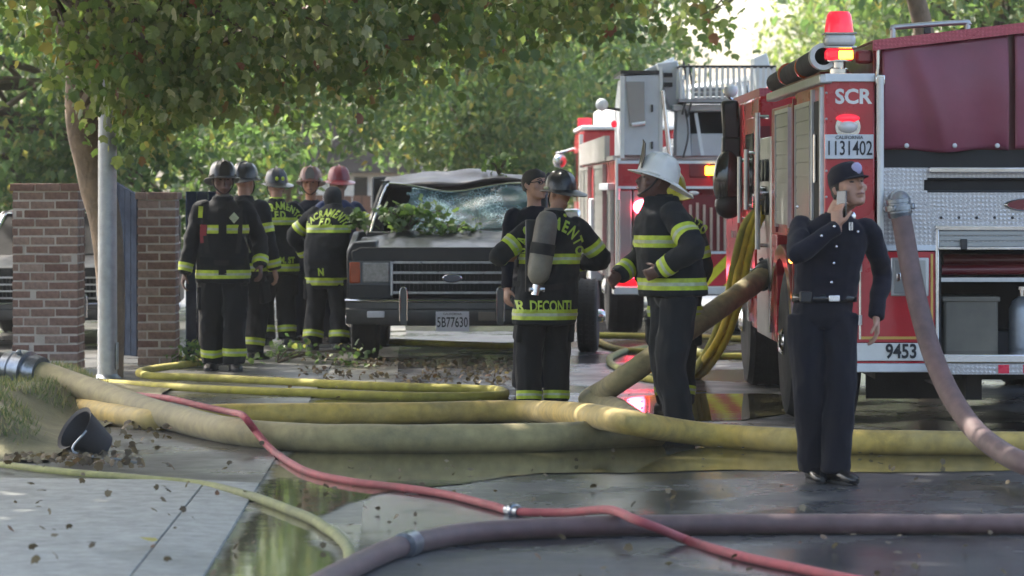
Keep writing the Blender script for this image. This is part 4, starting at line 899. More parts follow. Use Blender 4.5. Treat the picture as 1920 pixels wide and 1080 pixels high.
# ================================================================== off-road cars (crashed one and dark one)
def suv(name, label, loc, rz, paint, roofp, crushed, plate=None, grille_m='chrome'):
    t = thing(name, label, 'car', loc, rz)
    HW = .98
    # body side panels with wheel arches
    for sd in (-1, 1):
        arch = lambda c, r: [(c - r * math.cos(a), .40 + r * math.sin(a)) for a in np.linspace(0, math.pi, 12)]
        poly = [(.12, .42)] + arch(.88, .44) + arch(3.55, .44) + [(4.45, .45), (4.5, 1.18), (1.35, 1.20), (.12, 1.05)]
        a0 = sd * HW; a1 = sd * (HW - .06)
        obj('side_panel', MB().prism(poly, min(a0, a1), max(a0, a1), 'x'), paint, t, bevel=.012)
        obj('front_fender_cap', MB().prism([(sd * .70, .95), (sd * HW, .95), (sd * (HW - .02), 1.06), (sd * .92, 1.12), (sd * .70, 1.13)][::sd], .04, 1.35), paint, t, bevel=.02)
    obj('floor', MB().box(-.92, .92, .3, 4.4, .40, .52).box(-.55, .55, .1, 1.3, .42, .95), 'inside_dark', t)
    obj('tailgate', MB().box(-.94, .94, 4.40, 4.5, .5, 1.75), paint, t, bevel=.03)
    # hood, a little buckled
    n, k = 22, 16; vs = []
    for j in range(k + 1):
        for i in range(n + 1):
            u = i / n * 2 - 1; v = j / k; x = u * (.93 - .04 * v); y = .03 + 1.35 * v
            z = 1.085 + .115 * v - .05 * abs(u) ** 4 + .025 * (abs(abs(u) - .55) < .05) - (.05 * (1 - v) ** 6)
            if crushed: z += .03 * noise.noise((x * 2.6, y * 2.6, 5)) + .035 * math.exp(-((v - .75) / .1) ** 2) * (u > -.2) * (.5 + .5 * math.sin(u * 3))
            vs.append((x, y, z))
    h = obj('hood', MB().add(vs, [(j * (n + 1) + i, j * (n + 1) + i + 1, (j + 1) * (n + 1) + i + 1, (j + 1) * (n + 1) + i) for j in range(k) for i in range(n)]), paint, t)
    s_ = h.modifiers.new('thick', 'SOLIDIFY'); s_.thickness = .02; s_.offset = -1
    obj('hood_front', MB().prism([(-.93, .945), (.93, .945), (.93, 1.04), (.85, 1.075), (-.85, 1.075), (-.93, 1.04)], .0, .06), paint, t, bevel=.012)
    obj('cowl', MB().box(-.86, .86, 1.36, 1.52, 1.10, 1.20), 'black_plastic', t, bevel=.02)
    for sd in (-1, 1):
        hl = obj('headlight', MB().box(min(sd * .575, sd * .835), max(sd * .575, sd * .835), -.012, .05, .742, .938), 'lamp_glass', t, bevel=.02)
        obj('bezel', MB().box(min(sd * .565, sd * .955), max(sd * .565, sd * .955), -.004, .05, .728, .95), 'bumper_dark', hl)
        obj('side_lamp', MB().box(min(sd * .85, sd * .95), max(sd * .85, sd * .95), -.014, .09, .742, .938), 'amber_lens', t, bevel=.012)
        obj('lower_fascia', MB().box(min(sd * .56, sd * .95), max(sd * .56, sd * .95), .0, .06, .60, .728), paint, t, bevel=.006)
        gd = obj('bumper_guard', MB().prism([(sd * .445 - .03, .36), (sd * .445 + .03, .36), (sd * .445 + .03, .67), (sd * .445 + .015, .705), (sd * .445 - .015, .705), (sd * .445 - .03, .67)], -.155, -.05), 'bumper_dark', t, bevel=.006)
        obj('guard_trim', MB().tube(spline([(sd * .445 - .033, -.158, .40), (sd * .445 - .033, -.158, .66), (sd * .445, -.158, .712), (sd * .445 + .033, -.158, .66), (sd * .445 + .033, -.158, .40)], 4), .006, 6), 'chrome', gd)
        if sd < 0: continue
        obj('mirror', MB().box(min(sd * 1.0, sd * 1.22), max(sd * 1.0, sd * 1.22), 1.55, 1.65, 1.26, 1.42), 'chrome', t, bevel=.03)
        obj('mirror_arm', MB().tube([(sd * .95, 1.62, 1.24), (sd * 1.08, 1.6, 1.30)], .015, 8), 'chrome', t)
    gb = obj('grille', MB().box(-.56, .56, .03, .05, .625, .945), 'inside_dark', t)
    for z in (.935, .84, .75, .655): obj('bar', MB().box(-.55, .55, -.012, .03, z - .012, z + .012), grille_m, gb, bevel=.004)
    for x in (-.56, .56): obj('bar', MB().box(x - .012, x + .012, -.014, .03, .63, .947), grille_m, gb, bevel=.004)
    for i in range(27): x = -.52 + i * .04; obj('fin', MB().box(x - .004, x + .004, .005, .03, .64, .93), 'black_plastic', gb)
    bd = obj('oval_badge', MB().lathe([(.01, -.01), (.9, -.01), (1, 0), (1, .012), (.01, .012)], n=26, axis='y'), 'chrome', gb); bd.scale = (.092, 1, .042); bd.location = (0, -.022, .79)
    bf = obj('badge_face', MB().lathe([(.01, -.004), (1, -.004), (1, .004), (.01, .004)], (0, -.013, 0), 26, 'y'), 'blue_oval', t); bf.scale = (.08, 1, .033); bf.location = (0, -.022, .79)
    # bumper
    n = 24; xs = np.linspace(-.985, .985, n)
    def by(x): return -.13 + .16 * abs(x / .985) ** 5
    prof = [(.0, .365), (-.02, .40), (-.02, .50), (.0, .515), (.0, .565), (-.015, .585), (.03, .60), (.10, .60), (.10, .365)]
    rs = [[(x, by(x) + p[0], p[1]) for p in prof] for x in xs]
    obj('bumper', MB().rings(rs), 'bumper_dark', t, ang=30)
    obj('bumper_trim', MB().tube([(x, by(x) - .012, .585) for x in xs], .012, 8), 'chrome', t)
    obj('marker_lamp', MB().box(-.78, -.62, -.165, -.12, .43, .49), 'plate_white', t, bevel=.008)
    obj('marker_lamp', MB().box(.24, .40, -.165, -.12, .40, .485), 'tan_bin', t, bevel=.008)
    if plate:
        p = obj('licence_plate', MB().box(-.148, .157, -.172, -.16, .305, .487), 'plate_white', t, bevel=.003)
        flat_text('plate_number', plate, .13, (.004, -.174, .385), 'letter_black', p, bold=.001, xs=.62)
        flat_text('plate_state', 'CALIFORNIA', .03, (.004, -.174, .465), 'letter_black', p)
    # cabin
    sag = (lambda x: -.085 * math.exp(-((x + .05) / .38) ** 2)) if crushed else (lambda x: 0)
    RT = 1.685 if crushed else 1.80
    n, k = 28, 18; vs = []
    for j in range(k + 1):
        for i in range(n + 1):
            u = i / n * 2 - 1; v = j / k; x = u * .735; y = 2.05 + 2.4 * v
            z = RT + .05 * (1 - u * u) + sag(x) * max(0, 1 - v * 3.2) + .05 * min(1, v * 2.5)
            if crushed: z += .035 * noise.noise((x * 3, y * 2.2, 9)) - .06 * max(0, -u - .55) * (1 - v) + .05 * math.exp(-((x - .2) / .3) ** 2 - ((v - .35) / .2) ** 2)
            vs.append((x, y, z))
    rf = obj('roof', MB().add(vs, [(j * (n + 1) + i, j * (n + 1) + i + 1, (j + 1) * (n + 1) + i + 1, (j + 1) * (n + 1) + i) for j in range(k) for i in range(n)]), roofp, t)
    s_ = rf.modifiers.new('thick', 'SOLIDIFY'); s_.thickness = .03; s_.offset = -1
    for sd in (-1, 1):
        zt = RT - (.01 if crushed else 0)
        obj('front_pillar', MB().tube(spline([(sd * .84, 1.42, 1.17), (sd * .80, 1.62, 1.36), (sd * .715, 2.0, zt - .04), (sd * .66, 2.05, zt)], 4), .03, 8), paint, t)
        obj('pillar_trim', MB().tube(spline([(sd * .82, 1.39, 1.18), (sd * .775, 1.60, 1.37), (sd * .695, 1.97, zt - .045), (sd * .63, 2.02, zt - .005)], 4), .014, 8), 'chrome', t)
        obj('cabin_side', MB().hexa([(sd * .95, 2.9, 1.18), (sd * .91, 2.9, 1.18), (sd * .91, 4.45, 1.18), (sd * .95, 4.45, 1.18), (sd * .75, 2.95, RT), (sd * .71, 2.95, RT), (sd * .71, 4.4, RT), (sd * .75, 4.4, RT)]), paint, t)
        obj('roof_rail', MB().beam((sd * .73, 2.02, RT - .02), (sd * .74, 4.4, RT), .05, .06), roofp, t)
    # windscreen
    n, k = 34, 16; vs = []; fs = []
    for j in range(k + 1):
        for i in range(n + 1):
            u = i / n * 2 - 1; v = j / k; x = u * (.80 - .135 * v); y = 1.43 + .58 * v
            z = 1.19 + (RT - .02 - 1.19) * v + sag(x) * v * v
            if crushed:
                d = math.exp(-((x + .02) / .35) ** 2) * (v * (1.25 - v)); y += .22 * d + .05 * noise.noise((x * 5, v * 4, 1)); z -= .02 * d
            vs.append((x, y, z))
    for j in range(k):
        for i in range(n):
            u = (i + .5) / n * 2 - 1; v = (j + .5) / k
            if crushed and u < -.66 + .12 * noise.noise((u * 9, v * 9, 0)) and v < .97: continue
            fs.append((j * (n + 1) + i, j * (n + 1) + i + 1, (j + 1) * (n + 1) + i + 1, (j + 1) * (n + 1) + i))
    w_ = obj('windscreen', MB().add(vs, fs), 'shattered_glass' if crushed else 'dark_glass', t)
    ht = obj('header_trim', MB().tube([(x, 2.0, RT - .012 + sag(x)) for x in np.linspace(-.66, .66, 20)], .012, 8), 'chrome', t)
    for x in (-.42, .42): 
        st = obj('seat', MB().box(x - .25, x + .25, 2.3, 2.9, .6, .95).box(x - .24, x + .24, 2.8, 2.95, .9, 1.45), 'interior_cloth', t, bevel=.05)
    obj('steering_wheel', MB().ring_cyl((.42, 2.05, 1.15), (.42, 2.08, 1.16), .19, .165, 24), 'black_plastic', t)
    obj('dashboard', MB().box(-.82, .82, 1.5, 1.85, .95, 1.14), 'black_plastic', t, bevel=.04)
    wp = obj('wiper', MB().tube([(.05, 1.37, 1.20), (.5, 1.40, 1.235)], .01, 6), 'black_plastic', t)
    for (x, sd) in ((-.84, -1), (.84, 1)):
        wheel(t, (x, .88, .37), .37, .25, sd); wheel(t, (x, 3.55, .37), .37, .25, sd)
    for ay in (.88, 3.55): obj('axle', MB().cyl((-.8, ay, .36), (.8, ay, .36), .05, 10), 'inside_dark', t)
    return t
BX, BY = (848 - HX) / 203.0, F / 203.0
suv('off_road_car', 'dark off-road car with crushed roof, shattered windscreen and leaves on its hood', (BX, BY, 0.0), R(0), 'bronco_paint', 'bronco_roof', True, '5B77630', grille_m='dull_chrome')
MATS['dark_glass'] = mat('dark_glass', (.006, .006, .007), .5, spec=.1)
pk = suv('parked_car', 'black parked car half hidden behind the wider brick pillar', ((75 - HX) / 187.0, 32.2, .03), R(0), 'black_car', 'black_car', False, grille_m='brushed'); pk.scale = (1, 1, .74)
sw = thing('loose_wheel', 'dark wheel standing on the road right of the firefighter with the air cylinder', 'wheel', (.755, 31.7, 0), R(-4))
wheel(sw, (0, 0, .36), .36, .2, 1, 'chrome', name='tyre')
# ------------------------------------------------------------------ people
mat('turnout', (0.0125, 0.0145, 0.0168), 0.85, var=0.35, scale=7, bump=0.25, bscale=220, sheen=.06, dirt=.25, dirtcol=(.026, .026, .026), spec=.2)
mat('turnout_pants', (0.0135, 0.0145, 0.0155), 0.88, var=0.35, scale=6, bump=0.25, bscale=220, sheen=.06, dirt=.3, dirtcol=(.028, .027, .026), spec=.2)
mat('lime_tape', (0.46, 0.56, 0.035), 0.55, var=0.3, scale=14, dirt=.35, dirtcol=(.16, .19, .04))
mat('silver_tape', (0.42, 0.46, 0.30), 0.4, var=0.2, scale=25)
mat('lime_letter', (0.42, 0.55, 0.06), 0.55)
mat('uniform_shirt', (0.0055, 0.0065, 0.0145), 0.8, var=0.25, scale=8, bump=.15, bscale=200, sheen=.05, spec=.2)
mat('uniform_pants', (0.0055, 0.0065, 0.0125), 0.8, var=0.25, scale=8, bump=.15, bscale=200, sheen=.05, spec=.2)
mat('blue_shirt', (0.03, 0.045, 0.13), 0.8, var=0.3, scale=8, sheen=.2)
mat('boot', (0.012, 0.012, 0.013), 0.5, var=.3)
mat('shoe_shine', (0.01, 0.01, 0.011), 0.2)
mat('skin_dark', (0.10, 0.045, 0.032), 0.5, var=.12, scale=20)
mat('skin_tan', (0.40, 0.215, 0.145), 0.5, var=.12, scale=20)
mat('skin_light', (0.46, 0.26, 0.185), 0.5, var=.12, scale=20)
mat('skin_warm', (0.42, 0.18, 0.09), 0.5, var=.12, scale=20)
mat('hair_black', (0.010, 0.009, 0.008), 0.6, bump=.4, bscale=120)
mat('eye_dark', (0.02, 0.014, 0.012), 0.2)
mat('lip', (0.20, 0.08, 0.065), 0.5)
mat('helmet_black', (0.016, 0.017, 0.020), 0.3, var=.3, scale=10, dirt=.3, dirtcol=(.05, .048, .045))
mat('helmet_white', (0.72, 0.70, 0.66), 0.4, var=.06, dirt=.2, dirtcol=(.4, .37, .33))
mat('helmet_red', (0.20, 0.022, 0.03), 0.35, var=.15)
mat('helmet_brown', (0.15, 0.05, 0.028), 0.4, var=.25)
mat('helmet_yellow', (0.50, 0.44, 0.03), 0.4, var=.1)
mat('shield_black', (0.02, 0.018, 0.015), 0.5)
mat('knit_hood', (0.02, 0.02, 0.022), 0.95, bump=.3, bscale=300)
mat('collar_grey', (0.17, 0.16, 0.145), 0.9, bump=.3, bscale=250)
mat('scba_shell', (0.15, 0.135, 0.115), 0.55, var=.3, scale=9, dirt=.4, dirtcol=(.05, .045, .04))
mat('scba_low', (0.22, 0.205, 0.155), 0.5, var=.25, scale=9, dirt=.3, dirtcol=(.07, .06, .05))
mat('strap', (0.012, 0.012, 0.013), 0.8)
mat('strap_red', (0.30, 0.02, 0.03), 0.5)
mat('silver_metal', (0.65, 0.65, 0.67), 0.25, 1.0)
mat('patch_purple', (0.38, 0.36, 0.55), 0.6)
mat('glove', (0.38, 0.36, 0.33), 0.8)

def ring(c, lat, dep, rx, ry, n=18, pw=2.3):
    out = []
    for k in range(n):
        a = 2 * math.pi * k / n; ca, sa = math.cos(a), math.sin(a)
        x = math.copysign(abs(ca) ** (2 / pw), ca); y = math.copysign(abs(sa) ** (2 / pw), sa)
        out.append(c + lat * (x * rx) + dep * (y * ry))
    return out
def ik(a, c, l1, l2, pole):
    d = c - a; L = min(d.length, (l1 + l2) * .998); dr = d.normalized(); x = (l1 * l1 - l2 * l2 + L * L) / (2 * L); hh = math.sqrt(max(1e-6, l1 * l1 - x * x))
    p = Vector(pole); p = (p - dr * p.dot(dr)).normalized(); return a + dr * x + p * hh, a + dr * L
def limb(mb, pts, rad, n=12):
    P = spline(pts, 5); m_ = len(P); k = len(rad) - 1
    rr = []
    for i in range(m_):
        t = i / (m_ - 1) * k; j = min(int(t), k - 1); rr.append(rad[j] + (rad[j + 1] - rad[j]) * (t - j))
    mb.tube(P, rr, n)
def folds(me, amp, sc, seed=0):
    n = len(me.vertices); co = np.empty(n * 3, np.float32); nr = np.empty(n * 3, np.float32); me.vertices.foreach_get('co', co); me.vertex_normals.foreach_get('vector', nr)
    co = co.reshape(-1, 3); nr = nr.reshape(-1, 3); q = co * np.array(sc) + np.array((0, 0, seed * 3.1)); w = np.empty(n)
    for i in range(n):
        p = q[i]; w[i] = (1 - abs(noise.noise(p)) * 2.2) * .9 + noise.noise(p * 2.3) * .6
    me.vertices.foreach_set('co', (co + nr * (amp * w)[:, None]).reshape(-1).astype(np.float32)); me.update()
def segdist(p, a, b):
    ab = b - a; t = max(0, min(1, (p - a).dot(ab) / max(1e-9, ab.dot(ab)))); return (p - (a + ab * t)).length
def band(parent, me, bone, t0, t1, others, rb, off, m, name='reflective_band', nrm=None, front=None):
    a, b_ = bone; d = (b_ - a); pn = (nrm or d).normalized()
    bm = bmesh.new(); bm.from_mesh(me)
    p0 = a + d * t0; p1 = a + d * t1
    bmesh.ops.bisect_plane(bm, geom=bm.verts[:] + bm.edges[:] + bm.faces[:], plane_co=p0, plane_no=pn, clear_inner=True)
    bmesh.ops.bisect_plane(bm, geom=bm.verts[:] + bm.edges[:] + bm.faces[:], plane_co=p1, plane_no=pn, clear_outer=True)
    kill = []
    for f in bm.faces:
        c = f.calc_center_median(); mine = segdist(c, a, b_) / rb
        if any(segdist(c, o[0], o[1]) / o[2] < mine for o in others) or (front and not front(c)): kill.append(f)
    bmesh.ops.delete(bm, geom=kill, context='FACES')
    if not bm.faces: bm.free(); return None
    bm.normal_update()
    ns = [(v, v.normal.copy()) for v in bm.verts]
    for v, n_ in ns: v.co += n_ * off
    o = bpy.data.meshes.new(name); bm.to_mesh(o); bm.free()
    return obj(name, o, m, parent, ang=60)
def tape(parent, me, bone, t0, t1, others, rb, nrm=None, front=None):
    band(parent, me, bone, t0, t1, others, rb, .004, 'lime_tape', nrm=nrm, front=front)
    w = t1 - t0
    band(parent, me, bone, t0 + w * .36, t1 - w * .36, others, rb, .0065, 'silver_tape', name='reflective_strip', nrm=nrm, front=front)
def cloth_text(parent, bvh, txt, size, c, right, up, nrm, m='lime_letter', arc=0, bold=.004, xs=1.0, gap=1.0, name='lettering'):
    right = Vector(right).normalized(); up = Vector(up).normalized(); nrm = Vector(nrm).normalized(); c = Vector(c); mb = MB()
    items = [(txt, 0)] if not arc else []
    if arc:
        adv = size * .78 * xs * gap; tot = adv * (len(txt) - 1)
        items = [(ch, (i * adv - tot / 2) / arc) for i, ch in enumerate(txt)]
    for ch, ang in items:
        v, f = text_geo(ch, size, bold); vs = []
        for q in v:
            x, y = q.x * xs, q.y
            if arc: r_ = arc + y; x, y = x * math.cos(ang) + r_ * math.sin(ang), r_ * math.cos(ang) - arc - x * math.sin(ang)
            o = c + right * x + up * y; h = bvh.ray_cast(o + nrm * .5, -nrm, 1.0)
            vs.append((h[0] if h[0] else o) + nrm * .014)
        mb.add(vs, f)
    return obj(name, mb, m, parent, sm=False)

def head_geo(mb, c, Rm, a):
    T = lambda x, y, z: c + Rm @ Vector((x * a, y * a, z * a))
    X = Rm @ Vector((1, 0, 0)); Yd = Rm @ Vector((0, 1, 0))
    rs = []
    for z, rx, ry, yo in ((-1.0, .20, .18, -.44), (-.93, .34, .30, -.36), (-.72, .50, .50, -.22), (-.45, .58, .66, -.10), (-.15, .62, .76, -.03), (.12, .655, .82, .02), (.45, .67, .84, .05), (.72, .56, .72, .06), (.90, .36, .48, .06), (1.0, .12, .16, .06)):
        rs.append(ring(T(0, yo, z), X, Yd, rx * a, ry * a, 18, 2.2))
    mb.rings(rs)
    mb.tube([T(0, -.74, .16), T(0, -.90, -.08), T(0, -.98, -.24), T(0, -.84, -.34)], [.07 * a, .10 * a, .145 * a, .10 * a], 8)
    mb.tube([T(-.5, -.60, .22), T(-.22, -.76, .25), T(.22, -.76, .25), T(.5, -.60, .22)], [.07 * a, .10 * a, .10 * a, .07 * a], 6)
    mb.tube([T(-.2, -.76, -.52), T(0, -.84, -.50), T(.2, -.76, -.52)], [.05 * a, .10 * a, .05 * a], 6)
    mb.tube([T(-.17, -.74, -.62), T(0, -.80, -.62), T(.17, -.74, -.62)], [.05 * a, .09 * a, .05 * a], 6)
    mb.ell(T(0, -.60, -.88), .22 * a, .18 * a, .16 * a)
    for s in (-1, 1):
        mb.ell(T(s * .44, -.50, -.18), .2 * a, .2 * a, .2 * a)
        mb.tube([T(s * .64, .10, .18), T(s * .76, .16, .06), T(s * .74, .12, -.16), T(s * .62, .05, -.28)], [.07 * a, .10 * a, .09 * a, .06 * a], 6)
def hand_geo(mb, w, d, n, k, curl, sc=1.0, spread=.1, lens=(.070, .078, .073, .058)):
    """w wrist, d direction of the fingers, n the way the palm faces, k the thumb's side"""
    d = d.normalized(); n = (n - d * n.dot(d)).normalized(); s = (k - d * k.dot(d) - n * k.dot(n)).normalized()
    rs = [ring(w + d * (L * sc), s, n, a * sc, b_ * sc, 12, 2.6) for L, a, b_ in ((-.03, .026, .021), (.0, .027, .019), (.03, .036, .018), (.07, .041, .016), (.095, .039, .013))]
    mb.rings(rs)
    for i in range(4):
        off = (.030 - .020 * i); p = w + d * (.088 * sc) + s * (off * sc); th = .25 * curl; pts = [p]; dd = (d + s * (spread * (1.5 - i) * .5)).normalized()
        for q, fr in enumerate((.45, .32, .23)):
            th += curl * (.75 if q == 0 else .95) * (1 + .08 * i); v = dd * math.cos(th) + n * math.sin(th); p = p + v * (lens[i] * 1.18 * fr * sc); pts.append(p)
        mb.tube(pts, [.0098 * sc, .0092 * sc, .0085 * sc, .0068 * sc], 8)
    p = w + d * (.022 * sc) + s * (.026 * sc); v1 = (d * .55 + s * .75 + n * .30).normalized(); v2 = (d * .8 + s * .25 + n * (.3 + .5 * curl)).normalized()
    mb.tube([p, p + v1 * .04 * sc, p + v1 * .04 * sc + v2 * .03 * sc, p + v1 * .04 * sc + v2 * .055 * sc], [.0135 * sc, .0115 * sc, .0102 * sc, .008 * sc], 8)

def helmet(parent, c, Rm, m, shield=None, shield_m='shield_black', trim='silver_tape', goggles=False, big=1.0):
    n = 40; prof = [(.004, .158), (.04, .155), (.075, .138), (.100, .105), (.112, .065), (.118, .03), (.120, .008)]
    def P(r, z, a, stretch=1.0): return c + Rm @ (Vector((r * math.sin(a), -r * math.cos(a) * 1.17, z)) * big)
    rs = []
    for r, z in prof:
        rs.append([P(r + (.0045 * max(0, math.cos(8 * a)) ** 6 if .03 < r < .115 else 0), z + (.004 * max(0, math.cos(8 * a)) ** 6 if r < .1 else 0), a) for a in np.linspace(0, 2 * math.pi, n, endpoint=False)])
    def edge(a): f = math.cos(a); return .032 + .018 * max(0, f) ** 2 + .075 * max(0, -f) ** 1.6, -.012 - .028 * max(0, -f) ** 1.5 + .012 * abs(math.sin(a)) ** 2
    A = np.linspace(0, 2 * math.pi, n, endpoint=False)
    rs.append([P(.120 + edge(a)[0] * .5, .004 + edge(a)[1] * .5, a) for a in A]); rs.append([P(.120 + edge(a)[0], edge(a)[1], a) for a in A])
    rs.append([P(.120 + edge(a)[0], edge(a)[1] - .006, a) for a in A]); rs.append([P(.113, -.006, a) for a in A]); rs.append([P(.105, .03, a) for a in A]); rs.append([P(.06, .12, a) for a in A])
    h = obj('helmet', MB().rings(rs), m, parent)
    obj('comb', MB().tube([P(0, 0, 0) + Rm @ (Vector((0, y, z)) * big) for y, z in ((-.13, .06), (-.115, .105), (-.07, .15), (0, .168), (.07, .15), (.115, .105), (.13, .06))], .008, 6), m, h)
    if shield is not None:
        q = [(x_ * shield, z_ * shield) for x_, z_ in ((-.045, .015), (.045, .015), (.05, .07), (.03, .125), (0, .14), (-.03, .125), (-.05, .07))]
        vs = []; 
        for dy in (0, .006):
            for x, z in q: vs.append(c + Rm @ (Vector((x, -.152 - z * .12 + abs(x) * .35 + dy, z)) * big))
        k = len(q); s_ = obj('front_shield', MB().add(vs, [tuple(range(k)), tuple(range(2 * k - 1, k - 1, -1))] + [(i, i + k, (i + 1) % k + k, (i + 1) % k) for i in range(k)]), shield_m, h, sm=False)
    obj('chin_strap', MB().tube(spline([c + Rm @ Vector((-.088, -.01, .0)), c + Rm @ Vector((-.083, -.035, -.07)), c + Rm @ Vector((-.03, -.075, -.135)), c + Rm @ Vector((.03, -.075, -.135)), c + Rm @ Vector((.083, -.035, -.07)), c + Rm @ Vector((.088, -.01, .0))], 4), .006, 6), 'strap', h)
    for s in (-1, 1):
        pts = [P(.121, .018, a) for a in np.linspace(s * .9, s * 1.5, 5)]; obj('reflective_patch', MB().tube(pts, .011, 6), trim, h)
    if goggles:
        for s in (-1, 1): obj('reflective_patch', MB().ell(P(.118, .05, math.pi + s * .28), .018, .012, .022), 'lime_tape', h)
    return h

def rotz(a): return Matrix.Rotation(a, 3, 'Z')
def person(label, X, Y, yaw, h, o):
    yaw = R(yaw); root = thing('person', label, 'person', (X, Y, o.get('z', 0.0)), yaw, o.get('group'))
    out = o.get('outfit', 'turnout'); turn = out in ('turnout', 'chief'); vox = o.get('vox', .011)
    pel = Vector((*o.get('pel', (0, 0)), .525 * h + o.get('drop', 0))); nk = Vector((*o.get('neck', (0, 0)), .828 * h + o.get('ndrop', 0)))
    sy = R(o.get('shyaw', 0)); py_ = R(o.get('pelyaw', 0)); up = Vector((0, 0, 1))
    spine = lambda t: pel.lerp(nk, t) + Vector((0, o.get('bow', 0.0) * 4 * t * (1 - t), 0))
    lat = lambda t: rotz(py_ + (sy - py_) * max(0, min(1, t))) @ Vector((1, 0, 0)); dep = lambda t: rotz(py_ + (sy - py_) * max(0, min(1, t))) @ Vector((0, 1, 0))
    sw = .108 * h * o.get('broad', 1); bulk = o.get('bulk', 1.0)
    shz = o.get('shz', (0, 0))
    shR = spine(.955) - lat(1) * sw + up * (-.018 * h + shz[0]); shL = spine(.955) + lat(1) * sw + up * (-.018 * h + shz[1])
    hipR = pel - lat(0) * .052 * h - up * .015 * h; hipL = pel + lat(0) * .052 * h - up * .015 * h
    l1, l2 = .172 * h, .152 * h; k1, k2 = .2335 * h, .2335 * h
    wR0 = Vector(o.get('handR', (-.30, -.06, .48 * h))); wL0 = Vector(o.get('handL', (.30, -.06, .48 * h)))
    elR, wR = ik(shR, wR0, l1, l2, o.get('poleR', (-.5, 1, 0))); elL, wL = ik(shL, wL0, l1, l2, o.get('poleL', (.5, 1, 0)))
    aR0 = Vector((*o.get('footR', (-.11, 0)), .05 * h)); aL0 = Vector((*o.get('footL', (.11, 0)), .05 * h))
    knR, aR = ik(hipR, aR0, k1, k2, (-.15, -1, 0)); knL, aL = ik(hipL, aL0, k1, k2, (.15, -1, 0))
    aR, aL = aR0, aL0
    hy, hp, hr_ = (R(q) for q in (*o.get('head', (0, 0)), o.get('tilt', 0)))
    Rm = rotz(hy) @ Matrix.Rotation(-hp, 3, 'X') @ Matrix.Rotation(hr_, 3, 'Y')      # positive pitch looks down
    a = .0655 * h; hc = nk + Vector(o.get('hoff', (0, -.012 * h, .105 * h)))
    skin = o.get('skin', 'skin_tan')
    # ---- body
    b = MB(); head_geo(b, hc, Rm, a)
    limb(b, [nk - up * .03 * h, nk + (hc - nk) * .3, hc + Rm @ Vector((0, .02, -.45 * a))], [.036 * h, .031 * h, .033 * h])
    b.rings([ring(spine(t), lat(t), dep(t), rx * h, ry * h) for t, rx, ry in ((-.08, .06, .045), (.1, .075, .05), (.4, .075, .05), (.75, .085, .055), (.92, .085, .045), (1.0, .03, .03))])
    for sh, el, w in ((shR, elR, wR), (shL, elL, wL)): limb(b, [sh, el, w], [.028 * h, .025 * h, .0165 * h])
    for hp_, kn, an in ((hipR, knR, aR), (hipL, knL, aL)): limb(b, [hp_, kn, an], [.040 * h, .029 * h, .02 * h])
    for w, el, key, sgn in ((wR, elR, 'R', -1), (wL, elL, 'L', 1)):
        hd = Vector(o['hdir' + key]) if 'hdir' + key in o else (w - el)
        pn = Vector(o.get('palm' + key, (-sgn, .2, 0))); th = Vector(o.get('thumb' + key, (0, -1, .2)))
        hand_geo(b, w, hd, pn, th, o.get('curl' + key, .45), h / 1.78)
    for an, yw in ((aR, o.get('fyR', -12)), (aL, o.get('fyL', 12))):
        d = rotz(R(yw)) @ Vector((0, -1, 0)); limb(b, [an, an + d * .06 - up * .05, an + d * .13 - up * .06], [.022 * h, .02 * h, .016 * h])
    me = remesh(b, o.get('bvox', .009), 3, .4); body = obj('body', me, skin, root, ang=180)
    hair = o.get('hair')
    for s in (-1, 1):
        obj('eye', MB().ell(hc + Rm @ (Vector((s * .27, -.735, .08)) * a), .12 * a, .06 * a, .05 * a), 'eye_dark', body)
        obj('brow', MB().tube([hc + Rm @ (Vector((s * x, y, z)) * a) for x, y, z in ((.12, -.84, .27), (.28, -.83, .32), (.44, -.72, .26))], .035 * a, 6), 'hair_black', body)
    obj('mouth', MB().tube([hc + Rm @ (Vector((x, y, -.565)) * a) for x, y in ((-.2, -.82), (0, -.92), (.2, -.82))], .038 * a, 6), 'lip', body)
    if hair:
        rs = []
        for z, rx, ry, yo in ((-.30, .60, .50, .36), (-.05, .69, .62, .26), (.25, .72, .76, .16), (.45, .73, .90, .06), (.72, .64, .82, .05), (.93, .45, .58, .05), (1.06, .2, .26, .05)):
            rs.append(ring(hc + Rm @ (Vector((0, yo, z)) * a), Rm @ Vector((1, 0, 0)), Rm @ Vector((0, 1, 0)), rx * a, ry * a, 22, 2.2))
        hm = MB().rings(rs).mesh('hair'); folds(hm, .006, (40, 40, 40)); obj('hair', hm, hair, root)
    # ---- trousers
    pm = o.get('pants', 'turnout_pants' if turn else 'uniform_pants'); tb_ = MB(); lb = o.get('legbulk', 1.12 if turn else .83)
    tb_.rings([ring(spine(t), lat(0), dep(0), rx * h * (1 if turn else .93), ry * h) for t, rx, ry in ((-.13, .085, .062), (-.03, .098, .070), (.12, .094, .068), (.24, .088, .062))])
    for hp_, kn, an in ((hipR, knR, aR), (hipL, knL, aL)):
        e = an - (an - kn).normalized() * (-.005 if turn else -.02)
        limb(tb_, [hp_ + up * .02, hp_.lerp(kn, .5), kn, kn.lerp(an, .5), e], [.060 * h * lb, .058 * h * lb, .050 * h * lb, .047 * h * lb, .046 * h * lb], 14)
    pme = remesh(tb_, vox, 5); folds(pme, .013 if turn else .010, (8, 8, 4.5), h); trs = obj('trousers', pme, pm, root, ang=180)
    lo = [(hipR, knR, .05), (hipL, knL, .05)]
    if turn and o.get('cuffband', True):
        c0, c1 = o.get('cuff', (.70, .86)); tape(trs, pme, (knR, aR), c0, c1, lo + [(knL, aL, .05)], .05); tape(trs, pme, (knL, aL), c0, c1, lo + [(knR, aR, .05)], .05)
